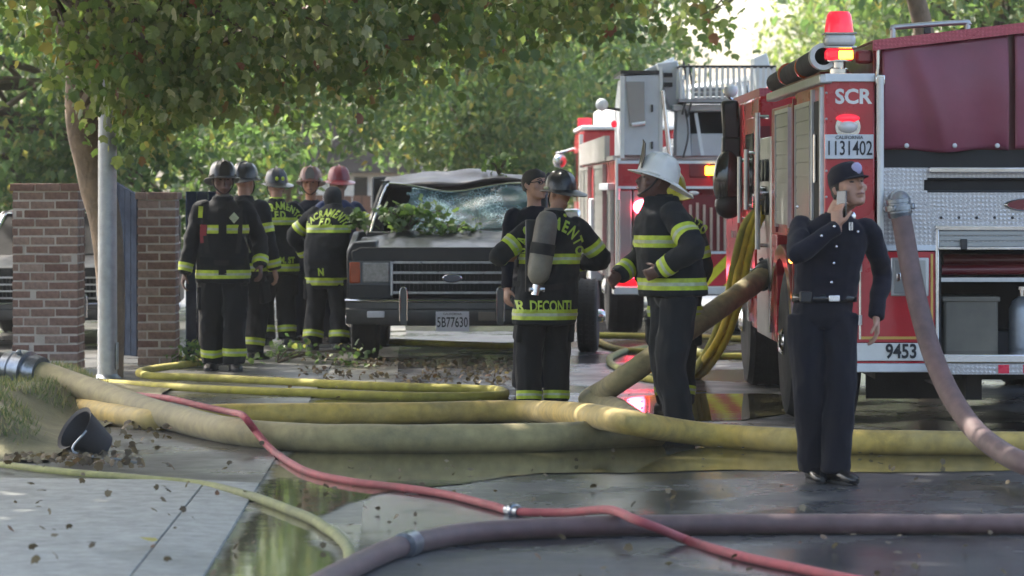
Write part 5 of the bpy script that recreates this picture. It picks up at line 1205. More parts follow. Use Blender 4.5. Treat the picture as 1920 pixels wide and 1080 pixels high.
    if turn and out != 'chief':
        for hp_, kn, sg in ((hipR, knR, -1), (hipL, knL, 1)):
            c = hp_.lerp(kn, .66) + lat(0) * sg * .052 * h; d_ = (kn - hp_).normalized()
            pk_ = obj('cargo_pocket', MB().beam(c - d_ * .10, c + d_ * .10, .055, .15, up=(0, 1, 0)), pm, trs, bevel=.018)
            obj('pocket_flap', MB().beam(c - d_ * .105, c - d_ * .05, .066, .155, up=(0, 1, 0)), pm, trs, bevel=.012)
    # ---- boots
    for an, yw in ((aR, o.get('fyR', -12)), (aL, o.get('fyL', 12))):
        d = rotz(R(yw)) @ Vector((0, -1, 0)); sd = rotz(R(yw)) @ Vector((1, 0, 0)); g = Vector((an.x, an.y, 0)); k = 1.0 if turn else .86
        rs = [ring(g + d * y + up * z, sd, (up * math.cos(q) + d * math.sin(q)), rx * k, rz * k, 14, 2.8) for y, z, rx, rz, q in ((-.075, .05, .02, .035, 0), (-.06, .055, .040, .05, 0), (.0, .056, .046, .052, 0), (.07, .048, .050, .044, 0), (.14, .040, .050, .036, 0), (.18, .032, .040, .028, 0), (.20, .028, .015, .018, 0))]
        sh_ = obj('boot' if turn else 'shoe', MB().rings(rs), 'boot' if turn else 'shoe_shine', root)
        obj('shaft', MB().rings([ring(g + up * .05, sd, d, .044 * k, .055 * k), ring(g.lerp(an, .5) + up * .06, sd, d, .044 * k, .05 * k), ring(an + up * .06, sd, d, .046 * k, .048 * k)]), 'boot', sh_)
        obj('sole', MB().rings([ring(g + d * .06 + up * z, sd, d, .053 * k, .145 * k, 20, 2.6) for z in (.002, .022)]), 'rubber', sh_)
    # ---- jacket / shirt
    jm = o.get('coat', {'turnout': 'turnout', 'chief': 'turnout', 'officer': 'uniform_shirt', 'shirt': 'uniform_shirt'}[out]); jb = MB()
    hem = o.get('hem', .45) * h; ht = (hem - pel.z) / (nk.z - pel.z)
    if turn: secs = [(ht, .126, .096), (max(ht + .05, -.02), .125, .095), (.22, .121, .091), (.45, .119, .088), (.7, .120, .085), (.88, .116, .074), (.98, .072, .058), (1.04, .048, .05), (1.10, .046, .050)]
    else: secs = [(.14, .092, .067), (.2, .095, .069), (.3, .094, .070), (.5, .098, .069), (.72, .104, .070), (.89, .102, .062), (.98, .060, .048), (1.03, .038, .040)]
    jb.rings([ring(spine(t), lat(t), dep(t), rx * h * bulk * o.get('broad', 1), ry * h * bulk * o.get('thick', 1)) for t, rx, ry in secs])
    ar = 1.0 if turn else .74
    for sh, el, w in ((shR, elR, wR), (shL, elL, wL)):
        limb(jb, [sh.lerp(spine(.92), .25), sh, sh.lerp(el, .5), el, el.lerp(w, .5), w], [.038 * h * ar, .042 * h * ar, .043 * h * ar, .040 * h * ar, .036 * h * ar, .031 * h * ar], 14)
    jme = remesh(jb, vox, 5); folds(jme, .011 if turn else .008, (7, 7, 8), h * 2); jk = obj('jacket' if turn else 'shirt', jme, jm, root, ang=180)
    UR, UL, FR, FL, TS = (shR, elR, .045), (shL, elL, .045), (elR, wR, .037), (elL, wL, .037), (spine(-.3), spine(1), .115)
    bvh = BVHTree.FromPolygons([v.co[:] for v in jme.vertices], [tuple(p.vertices) for p in jme.polygons])
    if turn:
        arms = [UR, UL, FR, FL]; sp = (pel - (nk - pel) * .3, nk); fr = o.get('openfront')
        z2t = lambda z: (z - sp[0].z) / (nk.z - sp[0].z)
        cz = o.get('chest', .715) * h; bh = o.get('bandh', .075)
        tape(jk, jme, sp, z2t(cz - bh / 2), z2t(cz + bh / 2), arms, .115, up)
        tape(jk, jme, sp, z2t(hem + .035), z2t(hem + .035 + bh), arms, .115, up)
        for (bo, ot) in ((FR, [UR, TS]), (FL, [UL, TS])): tape(jk, jme, bo[:2], .66, .92, ot, .037)
        for (bo, ot) in ((UR, [FR, (spine(.0), spine(.9), .115)]), (UL, [FL, (spine(.0), spine(.9), .115)])):
            if o.get('upperband', True): tape(jk, jme, bo[:2], .48, .76, ot, .045)
        if o.get('collar'):
            obj('collar', MB().rings([ring(nk + up * z + Vector((0, -.005, 0)), lat(1), dep(1), rx, rx * 1.05, 20) for z, rx in ((.0, .075), (.03, .078), (.06, .072), (.075, .066))], cap=False), o['collar'], jk)
    I = dict(root=root, jk=jk, bvh=bvh, hc=hc, Rm=Rm, a=a, nk=nk, pel=pel, spine=spine, lat=lat, dep=dep, wR=wR, wL=wL, elR=elR, elL=elL, shR=shR, shL=shL, trs=trs, h=h, body=body)
    if 'helmet' in o:
        k = dict(o['helmet']); m_ = k.pop('m'); helmet(root, hc + Rm @ Vector((0, .004, .24 * a)), Rm @ Matrix.Rotation(R(k.pop('pitch', 0)), 3, 'X'), m_, **k)
    return I
def on_cloth(I, x, z, front=True):
    n = Vector((0, -1, 0)) if front else Vector((0, 1, 0)); h = I['bvh'].ray_cast(Vector((x, 0, z)) + n * .8, -n, 1.5)
    return (h[0], h[1]) if h[0] else (Vector((x, 0, z)), n)
def strap(I, pts, name='strap', m='strap', r=.02, front=True, off=.010):
    P = []
    for x, z in pts:
        p, n = on_cloth(I, x, z, front); P.append(p + Vector((0, -1 if front else 1, 0)) * off)
    P = spline(P, 4); mb = MB()
    rs = []
    for i, p in enumerate(P):
        d = (P[min(i + 1, len(P) - 1)] - P[max(i - 1, 0)]).normalized(); s = d.cross(Vector((0, 1, 0))).normalized(); q = Vector((0, .005, 0))
        rs.append([p - s * r - q, p + s * r - q, p + s * r + q, p - s * r + q])
    return obj(name, mb.rings(rs), m, I['root'])
def scba(I, x=0.0, lean=0, tilt=0.0, zc=1.2, drop=.0):
    p, n = on_cloth(I, x, zc, False)
    r = obj('air_cylinder', MB().tube([p + Vector((tilt * t, .095, t)) for t in (.26, .245, .2, .12, .0)], [.03, .058, .078, .083, .083], 20), 'scba_shell', I['root'])
    obj('lower_half', MB().tube([p + Vector((tilt * t, .095, t)) for t in (-.03, -.15, -.21, -.25, -.265)], [.086, .086, .078, .05, .03], 20), 'scba_low', r)
    obj('cylinder_strap', MB().tube([p + Vector((tilt * t, .095, t)) for t in (.03, -.05)], .091, 20), 'strap', r)
    obj('valve', MB().tube([p + Vector((tilt * t, .095, t)) for t in (-.26, -.34)], .03, 10).cyl(p + Vector((-.06 + tilt * -.3, .095, -.3)), p + Vector((.05 + tilt * -.3, .095, -.3)), .018, 8), 'silver_metal', r)
    obj('back_frame', MB().box(p.x - .11, p.x + .11, p.y + .0, p.y + .025, p.z - .32, p.z + .2), 'black_plastic', I['root'], bevel=.01)
    return r

TXTUP = (0, 0, 1)
# --- 1 front-facing firefighter on the left
s = 213.0
I = person('firefighter in black helmet facing the camera beside the narrow brick pillar', (418 - HX) / s, F / s, 4, 1.80, dict(
    skin='skin_dark', handR=(-.335, -.06, .86), handL=(.33, -.10, .93), footR=(-.09, .05), footL=(.10, -.10), hem=.44, bulk=1.03, chest=.70, collar='collar_grey', curlR=.5, head=(9, 5), shyaw=7, pelyaw=-3,
    helmet=dict(m='helmet_black', shield=1, trim='collar_grey'), upperband=False))
strap(I, [(-.15, 1.48), (-.155, 1.36), (-.15, 1.2), (-.13, 1.05)]); strap(I, [(.15, 1.48), (.155, 1.36), (.15, 1.2), (.13, 1.05)])
strap(I, [(-.165, 1.30), (-.17, 1.22), (-.165, 1.14)], 'regulator_hose', 'strap_red', .028, off=.02)
strap(I, [(-.19, 1.46), (-.195, 1.36)], 'reflective_tab', 'lime_tape', .02, off=.02)
strap(I, [(-.21, .98), (0, .965), (.21, .98)], 'waist_belt', 'strap', .022)
strap(I, [(.19, 1.2), (.24, 1.05)], 'tool_handle', 'silver_metal', .008, off=.03)
strap(I, [(0, 1.44), (0, 1.2), (.0, 1.0), (0, .86)], 'storm_flap', 'turnout', .035, off=.006)
for x in (-.12, .12): strap(I, [(x, 1.02), (x, .95)], 'coat_pocket', 'turnout', .075, off=.012)
p, n = on_cloth(I, .10, 1.36)
obj('chest_badge', MB().prism([(p.x, p.z + .05), (p.x + .045, p.z), (p.x, p.z - .05), (p.x - .045, p.z)], p.y - .012, p.y - .004), 'silver_tape', I['jk'])
scba(I, 0, zc=1.2)
# --- 2 behind him
s = 200.0
person('firefighter in a black helmet mostly hidden behind the front-facing firefighter at the left', (457 - HX) / s, F / s, 152, 1.80, dict(skin='skin_tan', helmet=dict(m='helmet_black', shield=1)))
# --- 3 back view with arched lettering
s = 183.0
I = person('firefighter with back turned and arched yellow lettering, dark helmet with yellow patches', (519 - HX) / s, F / s, 200, 1.76, dict(
    skin='skin_tan', hem=.42, chest=.73, handR=(-.28, -.2, 1.0), handL=(.34, -.12, .92), helmet=dict(m='helmet_black', goggles=True, shield=1), collar='lime_tape'))
cloth_text(I['jk'], I['bvh'], 'SACRAMENTO', .105, (0, 0, 1.44), (-1, 0, 0), TXTUP, (0, 1, 0), arc=.24, xs=.68)
cloth_text(I['jk'], I['bvh'], 'F.D.', .105, (0, 0, 1.345), (-1, 0, 0), TXTUP, (0, 1, 0), xs=.8)
cloth_text(I['jk'], I['bvh'], 'M. ST', .085, (-.06, 0, .885), (-1, 0, 0), TXTUP, (0, 1, 0), xs=.85)
# --- 4 facing us, brown helmet
s = 177.0
I = person('person in a brown helmet facing the camera between two firefighters', (583 - HX) / s, F / s, -8, 1.79, dict(outfit='shirt', skin='skin_warm', coat='uniform_shirt', helmet=dict(m='helmet_brown', shield=1, shield_m='collar_grey'), head=(8, 4)))
# --- 5 red helmet, blue shirt
s = 180.0
I = person('person in a red helmet and blue shirt behind the stooping firefighter', (636 - HX) / s, F / s, 196, 1.79, dict(outfit='shirt', coat='blue_shirt', skin='skin_tan', helmet=dict(m='helmet_red', shield=1), handR=(-.32, -.2, 1.0)))
# --- 6 stooping firefighter with hood
s = 189.0
I = person('stooping firefighter in a dark hood with arched yellow lettering beside the crashed car', (612 - HX) / s, F / s, 163, 1.74, dict(
    skin='skin_dark', neck=(.0, -.17), ndrop=-.03, bow=.05, hoff=(.02, -.08, .11), head=(8, 30), hem=.36, chest=.70, handR=(-.42, -.36, 1.12), handL=(.33, -.30, .95), poleR=(-.9, .2, -.3), poleL=(.9, .4, -.2), shyaw=6, footR=(-.14, .02), footL=(.13, .05), bulk=1.05))
obj('hood', MB().rings([ring(I['hc'] + I['Rm'] @ (Vector((0, yo, z)) * I['a']), I['Rm'] @ Vector((1, 0, 0)), I['Rm'] @ Vector((0, 1, 0)), rx * I['a'], ry * I['a'], 20) for z, rx, ry, yo in ((-1.5, .9, .9, .12), (-1.0, .74, .74, .15), (-.5, .74, .72, .16), (0, .78, .86, .14), (.45, .78, .95, .08), (.8, .62, .78, .07), (1.05, .3, .38, .07), (1.1, .1, .12, .07))]), 'knit_hood', I['root'])
cloth_text(I['jk'], I['bvh'], 'SACRAMENTO', .10, (-.02, 0, 1.375), (-1, 0, 0), TXTUP, (0, 1, 0), arc=.22, xs=.66)
cloth_text(I['jk'], I['bvh'], 'F.D.', .10, (-.02, 0, 1.285), (-1, 0, 0), TXTUP, (0, 1, 0), xs=.8)
cloth_text(I['jk'], I['bvh'], 'N', .10, (-.0, 0, .79), (-1, 0, 0), TXTUP, (0, 1, 0), xs=.85)
# --- 7 bareheaded man with glasses
s = 240.0
I = person('bareheaded dark-haired man with glasses facing the firefighter who carries an air cylinder', (1001 - HX) / s, F / s, 22, 1.76, dict(outfit='shirt', skin='skin_light', hair='hair_black', head=(22, 8), handR=(-.26, -.08, .82), handL=(.24, -.2, 1.0)))
gl = MB()
for sgn in (-1, 1): gl.tube([I['hc'] + I['Rm'] @ (Vector((sgn * .27 + .19 * math.cos(q), -.86, .07 + .13 * math.sin(q))) * I['a']) for q in np.linspace(0, 2 * math.pi, 11)], .004, 6)
gl.tube([I['hc'] + I['Rm'] @ (Vector((x, -.87, .09)) * I['a']) for x in (-.08, .08)], .004, 6)
for sgn in (-1, 1): gl.tube([I['hc'] + I['Rm'] @ (Vector((sgn * x, y, .12)) * I['a']) for x, y in ((.46, -.85), (.68, -.3), (.72, .1))], .004, 6)
obj('glasses', gl, 'black_plastic', I['root'])
# --- 8 firefighter with air cylinder, back view
s = 259.0
I = person('firefighter seen from behind with a tan air cylinder and lettered coat tail', (1012 - HX) / s, F / s, 192, 1.69, dict(
    skin='skin_tan', pel=(-.05, .02), neck=(-.11, -.02), shyaw=-6, hem=.375, chest=.655, cuff=(.84, .99), handL=(.235, -.24, 1.10), handR=(-.30, -.22, 1.06), poleL=(.8, .6, -.5), poleR=(-.9, .5, -.4), footL=(.085, .0), footR=(-.125, -.02), bulk=1.06, thick=1.05,
    hdirL=(-.6, -.7, .1), head=(26, 2), hoff=(-.055, -.03, .175), helmet=dict(m='helmet_black', shield=1, goggles=False, big=.9), collar='collar_grey', vox=.009, shz=(-.02, -.03)))
cloth_text(I['jk'], I['bvh'], 'SACRAMENTO', .125, (-.06, 0, 1.36), (-1, .05, 0), TXTUP, (0, 1, 0), arc=.21, xs=.66, gap=1.08, bold=.004)
cloth_text(I['jk'], I['bvh'], 'R. DECONTI', .11, (.0, 0, .765), (-1, 0, 0), TXTUP, (0, 1, 0), xs=.64, bold=.003)
scba(I, .03, tilt=-.16, zc=1.19)
for x in (-.05, .02): obj('reflective_tab', MB().ell(I['nk'] + Vector((x, .075, .015)), .028, .012, .02), 'lime_tape', I['jk'])
strap(I, [(.2, .93), (0, .9), (-.2, .93)], 'waist_belt', 'strap', .02, front=False)
strap(I, [(-.17, .78), (-.2, .62)], 'hanging_strap', 'collar_grey', .008, front=False, off=.02)
# --- 9 chief
s = 297.0
I = person('fire officer in profile wearing a white wide-brimmed helmet', (1250 - HX) / s, F / s, -72, 1.79, dict(
    outfit='chief', skin='skin_dark', hem=.525, chest=.715, bulk=1.02, thick=1.22, broad=.93, neck=(0, -.03), ndrop=.02, hoff=(0, -.045, .150), collar='turnout', handL=(.235, -.13, 1.10), handR=(-.22, -.24, 1.06), poleL=(1, .45, -.3), poleR=(-.8, .6, -.3), footR=(-.09, .13), footL=(.09, .07), pel=(0, .05),
    legbulk=1.02, pants='turnout', cuffband=False, head=(-10, 16), helmet=dict(m='helmet_white', shield=1.45, trim='helmet_white', big=.98, pitch=-4), vox=.009, hdirL=(-.5, -.7, -.3), curlL=.9))
# --- 11 behind the chief
s = 262.0
I = person('firefighter in a yellow helmet almost hidden behind the officer in the white helmet', (1266 - HX) / s, F / s, 184, 1.66, dict(skin='skin_tan', neck=(.05, 0), pel=(.01, 0), bulk=.92, footR=(-.06, .02), footL=(.06, 0), legbulk=.95, handR=(-.2, -.24, .95), handL=(.2, -.24, .95), poleR=(-.2, 1, -.3), poleL=(.2, 1, -.3), hem=.40, helmet=dict(m='helmet_yellow', shield=1, big=1.1), chest=.75))
cloth_text(I['jk'], I['bvh'], 'SACRAMENTO', .10, (0, 0, 1.40), (-1, 0, 0), TXTUP, (0, 1, 0), arc=.28, xs=.62)
# --- 10 officer on the phone
s = 342.0
I = person('uniformed officer in a dark cap holding a phone to the ear', (1545 - HX) / s, F / s, 3, 1.755, dict(
    outfit='officer', skin='skin_tan', hair='hair_black', pel=(-.01, .0), neck=(.055, -.03), shyaw=-6, hoff=(.065, -.080, .158), head=(24, 20), tilt=-4,
    handR=(.035, -.245, 1.40), poleR=(-1, -.25, -.75), hdirR=(-.02, .10, 1), palmR=(.75, .65, 0), thumbR=(.5, -.6, .3), curlR=.55,
    handL=(.285, -.02, .905), poleL=(.6, 1, 0), hdirL=(.05, -.02, -1), palmL=(-1, .1, 0), thumbL=(-.1, -1, 0), curlL=.40, footR=(-.055, .03), footL=(.045, -.09), fyR=6, fyL=28, vox=.008, bvox=.006, bulk=1.05, broad=1.0, legbulk=.97, shz=(.005, -.012)))
hc, Rm, a = I['hc'], I['Rm'], I['a']
cp = MB().rings([ring(hc + Rm @ (Vector((0, yo, z)) * a), Rm @ Vector((1, 0, 0)), Rm @ Vector((0, 1, 0)), rx * a, ry * a, 24, 2.1) for z, rx, ry, yo in ((.24, .77, .97, .05), (.5, .79, .99, .05), (.9, .74, .92, .06), (1.15, .55, .68, .06), (1.25, .25, .3, .06), (1.27, .05, .06, .06))])
cap = obj('cap', cp, 'uniform_shirt', I['root'])
vs = []; n = 14
for j, (ext, dz) in enumerate(((0, 0), (.4, -.10), (.75, -.26))):
    for i in range(n + 1):
        q = math.pi * (i / n) ; x = -math.cos(q) * (.70 - .06 * j); y = -.02 - math.sin(q) * (.86 + ext); vs.append(hc + Rm @ (Vector((x, y, .32 + dz * math.sin(q))) * a))
vm = MB().add(vs, [(j * (n + 1) + i, j * (n + 1) + i + 1, (j + 1) * (n + 1) + i + 1, (j + 1) * (n + 1) + i) for j in range(2) for i in range(n)])
vo = obj('visor', vm, 'uniform_shirt', cap); sm_ = vo.modifiers.new('t', 'SOLIDIFY'); sm_.thickness = .006
obj('cap_badge', MB().ell(hc + Rm @ (Vector((.06, -.93, .66)) * a), .030, .012, .034), 'patch_purple', cap)
# phone held at the ear
ph = thing('phone', 'dark phone held against the ear of the officer in the cap', 'phone', (0, 0, 0))
wR = I['wR']; Mx = I['root'].matrix_basis if False else Matrix.Translation(I['root'].location) @ Matrix.Rotation(R(3), 4, 'Z')
pc = wR + Vector((.028, .028, .125)); ax = Vector((.05, .12, 1)).normalized(); u_, v_ = Vector((.65, -.75, 0)).normalized(), None
pm_ = MB().beam(Mx @ (pc - ax * .075), Mx @ (pc + ax * .075), .072, .009, up=(.75, .65, 0)); obj('case', pm_, 'gloss_black', ph, bevel=.004)
obj('screen', MB().beam(Mx @ (pc - ax * .068 + Vector((.005, .0045, 0))), Mx @ (pc + ax * .068 + Vector((.005, .0045, 0))), .064, .003, up=(.75, .65, 0)), 'window_glass', ph)
# belt, buttons, badge, name plate
be = obj('belt', MB().rings([ring(I['spine'](.17) + Vector((0, 0, z)), I['lat'](0), I['dep'](0), .0985 * 1.755 * 1.04, .0750 * 1.755, 26) for z in (-.022, .022)], cap=False), 'shoe_shine', I['root']); q_ = be.modifiers.new('t', 'SOLIDIFY'); q_.thickness = .006
obj('buckle', MB().box(.005, .065, -.145, -.135, .995, 1.03), 'silver_metal', be, bevel=.004)
obj('belt_pouch', MB().box(-.15, -.085, -.135, -.095, .99, 1.05), 'boot', be, bevel=.008)
for k, z in enumerate((1.385, 1.295, 1.205, 1.10)):
    p, nn = on_cloth(I, .055 - .012 * k, z); obj('button', MB().ell(p + Vector((0, -.004, 0)), .0085, .006, .0085), 'silver_metal', I['jk'])
for x, z in ((-.06, 1.385 - .03), (.012, 1.405), (.03, 1.425), (.165, 1.375)):
    p, nn = on_cloth(I, x, z); obj('button', MB().ell(p + Vector((0, -.004, 0)), .008, .006, .008), 'silver_metal', I['jk'])
for x in (.118, .132):
    p, nn = on_cloth(I, x, 1.405); obj('rank_bar', MB().box(p.x - .004, p.x + .004, p.y - .01, p.y, p.z - .022, p.z + .022), 'silver_metal', I['jk'])
p, nn = on_cloth(I, .15, 1.455); obj('badge', MB().ell(p + Vector((0, -.004, 0)), .016, .008, .028), 'silver_metal', I['jk'])
p, nn = on_cloth(I, -.15, 1.50); obj('button', MB().ell(p + Vector((0, -.01, .01)), .009, .008, .009), 'silver_metal', I['jk'])
for sgn in (-1, 1):
    c0 = I['nk']; obj('collar_point', MB().hexa([c0 + Vector(q) for q in ((sgn * .012, -.075, -.035), (sgn * .06, -.07, -.035), (sgn * .065, -.055, -.035), (sgn * .012, -.06, -.035), (sgn * .016, -.062, .018), (sgn * .058, -.04, .03), (sgn * .06, -.03, .03), (sgn * .016, -.05, .018))]), 'uniform_shirt', I['jk'])
# ------------------------------------------------------------------ hoses
hose_mat('hose_yellow', (0.56, 0.385, 0.075), (0.40, 0.31, 0.12), .7)
hose_mat('hose_gold', (0.74, 0.52, 0.03), (0.62, 0.42, 0.03), .65, dirt=.25)
hose_mat('hose_olive', (0.30, 0.25, 0.115), (0.22, 0.19, 0.095), .75)
hose_mat('hose_lime', (0.43, 0.37, 0.04), (0.29, 0.26, 0.045), .75)
hose_mat('hose_dull_lime', (0.24, 0.25, 0.075), (0.17, 0.18, 0.07), .75)
hose_mat('hose_red', (0.36, 0.055, 0.065), (0.27, 0.05, 0.055), .7)
hose_mat('hose_maroon', (0.09, 0.043, 0.042), (0.115, 0.07, 0.066), .55)
hose_mat('hose_mauve', (0.165, 0.098, 0.092), (0.13, 0.08, 0.076), .6)
mat('coupling_metal', (0.24, 0.27, 0.31), 0.32, 0.9, var=.2, scale=30, dirt=.3)
mat('coupling_dark', (0.03, 0.032, 0.036), 0.4)

def hpath(spec, r):
    out = []
    for q in spec:
        if q[0] == 'h': p = G(q[1], q[2], q[3])
        elif len(q) == 2: p = G(q[0], q[1], r * .9)
        else: p = W(*q)
        out.append(p)
    return out
def hose(label, spec, r, m, flat=.92, wob=.012, cat='hose', n=14, sub=8, parent=None, group=None):
    P = spline(hpath(spec, r), sub)
    Q = []; rr = []
    for i, p in enumerate(P):
        q = Vector(p); wv = noise.noise((p.x * 2.1, p.y * 2.1, i * .03)); rr.append(r * (1 + wob * 3.5 * noise.noise((p.x * 4, p.y * 4, 8)))); q.x += wob * wv; q.y += wob * 1.5 * wv; Q.append(q)
    mb = MB().tube(Q, rr, n, flat=flat)
    if parent: return obj('hose_line', mb, m, parent)
    t = thing('hose', label, cat, (0, 0, 0), 0, group); obj('jacket', mb, m, t); t['_p'] = 1; del t['_p']
    return t
def coupling(t, a, b, r, m='coupling_metal'):
    a = Vector(a); b = Vector(b); d = (b - a); mk = lambda q: a + d * q
    c = obj('coupling', MB().tube([mk(0), mk(.02), mk(.22), mk(.24), mk(.32), mk(.34), mk(.62), mk(.64), mk(.74), mk(.76), mk(1)], [r * 1.08, r * 1.2, r * 1.2, r * 1.1, r * 1.1, r * 1.38, r * 1.38, r * 1.12, r * 1.12, r * 1.22, r * 1.1], 22), m, t)
    u, w = frame(d)
    for k in range(4):
        ang = k * math.pi / 2 + .5; o = (u * math.cos(ang) + w * math.sin(ang))
        obj('lug', MB().beam(mk(.48) + o * r * 1.3, mk(.48) + o * r * 1.62, .03, .035), m, c, bevel=.006)
    return c
# big supply hoses
rb = .083
tA = hose('big yellow supply hose crossing the whole road behind the officer with the phone', [(-260, 712), (-60, 722), (80, 748), (200, 775), (300, 789), (400, 779), (560, 776), (760, 775), (940, 771), ('h', 1020, 772, .10), ('h', 1100, 779, .19), ('h', 1180, 792, .20), ('h', 1260, 806, .12), (1350, 818), (1480, 826), (1620, 829), (1780, 831), (2100, 834)], rb, 'hose_yellow')
ra = .10
pb = [(-140, 688, 23.0), (-20, 690, 23.0), (62, 697, 22.9), (140, 722, 22.6), (230, 754, 21.9), (340, 788, 20.9), (450, 811), (560, 820), (720, 823), (900, 822), (1010, 820), (1100, 816), (1170, 813), (1235, 810)]
tB = hose('big olive supply hose sweeping down from the coupling at the far left', pb, .098, 'hose_olive')
ends = [W(-40, 688, 23.0), W(62, 697, 22.9)]
cpl = coupling(tB, W(14, 690, 23.0), W(78, 700, 22.85), .105)
obj('dark_collar', MB().tube([W(-60, 688, 23.0), W(20, 690, 23.0)], .115, 20), 'coupling_dark', tB)
hose('olive supply hose sloping down from the pump panel and kinked at the road', [(1458, 505, 24.0), (1435, 517, 23.9), (1380, 556, 23.4), (1300, 612, 22.8), (1220, 672, 22.4), (1150, 722, 22.5), (1112, 744), (1108, 752), (1140, 760), (1172, 776), (1196, 796)], .085, 'hose_olive', sub=10)
tC = [o for o in C.objects if o.name.startswith('hose') and o.parent is None][-1]
coupling(tC, W(1462, 503, 24.05), W(1425, 524, 23.85), .085, 'coupling_dark')
# red booster line
tR = hose('thin red hose draped over the olive supply hose, snaking to the bottom right', [(255, 741, 22.0), (320, 748, 21.4), (380, 762, 21.0), ('h', 432, 773, .17), ('h', 456, 780, .215), (480, 810, 19.62), ('h', 503, 838, .045), (525, 855), (570, 882), (650, 902), (760, 915), (850, 930), (920, 948), (965, 959), ('h', 1060, 961, .04), ('h', 1140, 956, .10), ('h', 1185, 972, .135), ('h', 1230, 990, .10), (1290, 1014), (1370, 1038), (1480, 1062), (1620, 1090), (1760, 1105)], .023, 'hose_red', wob=.008)
coupling(tR, G(952, 956, .022), G(975, 960, .022), .024)
# maroon lines
tD = hose('dark maroon hose lying across the road at the bottom right', [(560, 1120), (640, 1074), (700, 1044), (760, 1022), (860, 1002), (980, 992), (1150, 986), (1400, 983), (1650, 983), (2050, 983)], .052, 'hose_maroon')
cD = obj('coupling', MB().tube([G(756, 1024, .05), G(772, 1018, .05)], .058, 20), 'coupling_metal', tD)
EY = 19.67
tE = hose('mauve suction hose curving down from the back of the near fire engine', [(1685, 388, 19.42), (1693, 425, 19.4), (1706, 500, 19.35), (1722, 575, 19.25), (1745, 655, 19.1), (1779, 735, 18.8), (1822, 800, 18.3), (1870, 842, 17.7), (1930, 872, 17.0), (2040, 900), (2200, 915)], .062, 'hose_mauve', flat=1.0, wob=.004)
coupling(tE, W(1684, 372, 19.42), W(1688, 408, 19.42), .062)
# small hoses
hose('pale striped lime hose curving across the concrete driveway at the bottom left', [(-120, 862), (0, 873), (120, 886), (260, 898), (380, 909), (470, 931), (540, 955), (600, 983), (640, 1012), (656, 1040), (655, 1066), (640, 1100)], .027, 'hose_dull_lime', wob=.01)
hose('yellow hose doubled back along the road in front of the crashed car', [(420, 672), (350, 684), (290, 692), (262, 699), (285, 706), (380, 709), (520, 716), (700, 724), (860, 729), (930, 732), (946, 738), (925, 743), (780, 744), (560, 737), (380, 730), (230, 721), (120, 716)], .040, 'hose_lime', wob=.008)
hose('yellow hose lying on the road under the crashed car', [(720, 640), (800, 643), (880, 646), (960, 648), (1040, 640)], .035, 'hose_lime')
hose('far yellow hose running behind the olive supply hose towards the ladder truck', [(1100, 628), (1170, 629), (1260, 631), (1340, 633), (1420, 636)], .035, 'hose_lime')
hose('yellow hose on the road between the ladder truck and the near fire engine', [(1120, 640), (1160, 655), (1240, 660), (1330, 667), (1420, 668)], .035, 'hose_lime')
hose('pale coiled hose loop on the road beside the kinked supply hose', [(1215, 700), (1160, 690), (1142, 675), (1165, 660), (1220, 652), (1290, 655), (1330, 668), (1320, 690), (1280, 705), (1200, 706)], .032, 'hose_dull_lime')
for k, (dx, dz, m_) in enumerate(((0, 0, 'hose_gold'), (14, 0, 'hose_gold'), (-10, .15, 'hose_lime'))):
    lab = ['yellow hose hanging from the pump panel, nearest strand of the bundle', 'yellow hose hanging from the pump panel, right strand of the bundle', 'yellow hose hanging from the pump panel, left strand of the bundle'][k]
    hose(lab, [(1462, 338 + 14 * k, 24.3), (1440 + dx * .5, 368 + 8 * k, 24.2), (1408 + dx, 420, 24.1), (1388 + dx, 490, 24.0), (1374 + dx, 560, 24.0 + dz), (1350 + dx, 630, 24.0 + dz), (1320 + dx, 676 + 4 * k, 24.3 + dz), (1296 + dx, 700 + 4 * k), (1260 + dx, 706 + 4 * k), (1200, 700 + 4 * k)], .030, m_, flat=1.0, wob=.006, group='hoses hanging from the pump panel')

# ------------------------------------------------------------------ small things on the ground
t = thing('bucket', 'dark rubber bucket tipped over at the foot of the grass mound', 'bucket', G(165, 868))
cdir = Vector((.62, .42, -.52)).normalized(); u, w = frame(cdir); c0 = Vector((-.07, -.02, .20)); c1 = c0 + cdir * .21
ro = [c0 + (u * math.cos(q) + w * math.sin(q)) * .135 for q in np.linspace(0, 2 * math.pi, 24, endpoint=False)]
def rg(c, r): return [c + (u * math.cos(q) + w * math.sin(q)) * r for q in np.linspace(0, 2 * math.pi, 24, endpoint=False)]
mat('bucket_rubber', (0.03, 0.03, 0.034), .6, var=.3, dirt=.4, dirtcol=(.08, .075, .06))
obj('shell', MB().rings([rg(c1, .09), rg(c0, .135), rg(c0 - cdir * .012, .145), rg(c0, .125), rg(c1 - cdir * .02, .08)], cap=True), 'bucket_rubber', t)
obj('handle', MB().tube(spline([c0 + u * .14, c0 - cdir * .05 + w * .12 + Vector((.1, -.1, -.05)), Vector((.2, -.12, .03)), Vector((.34, -.16, .012))], 5), .007, 6), 'galvanised', t)

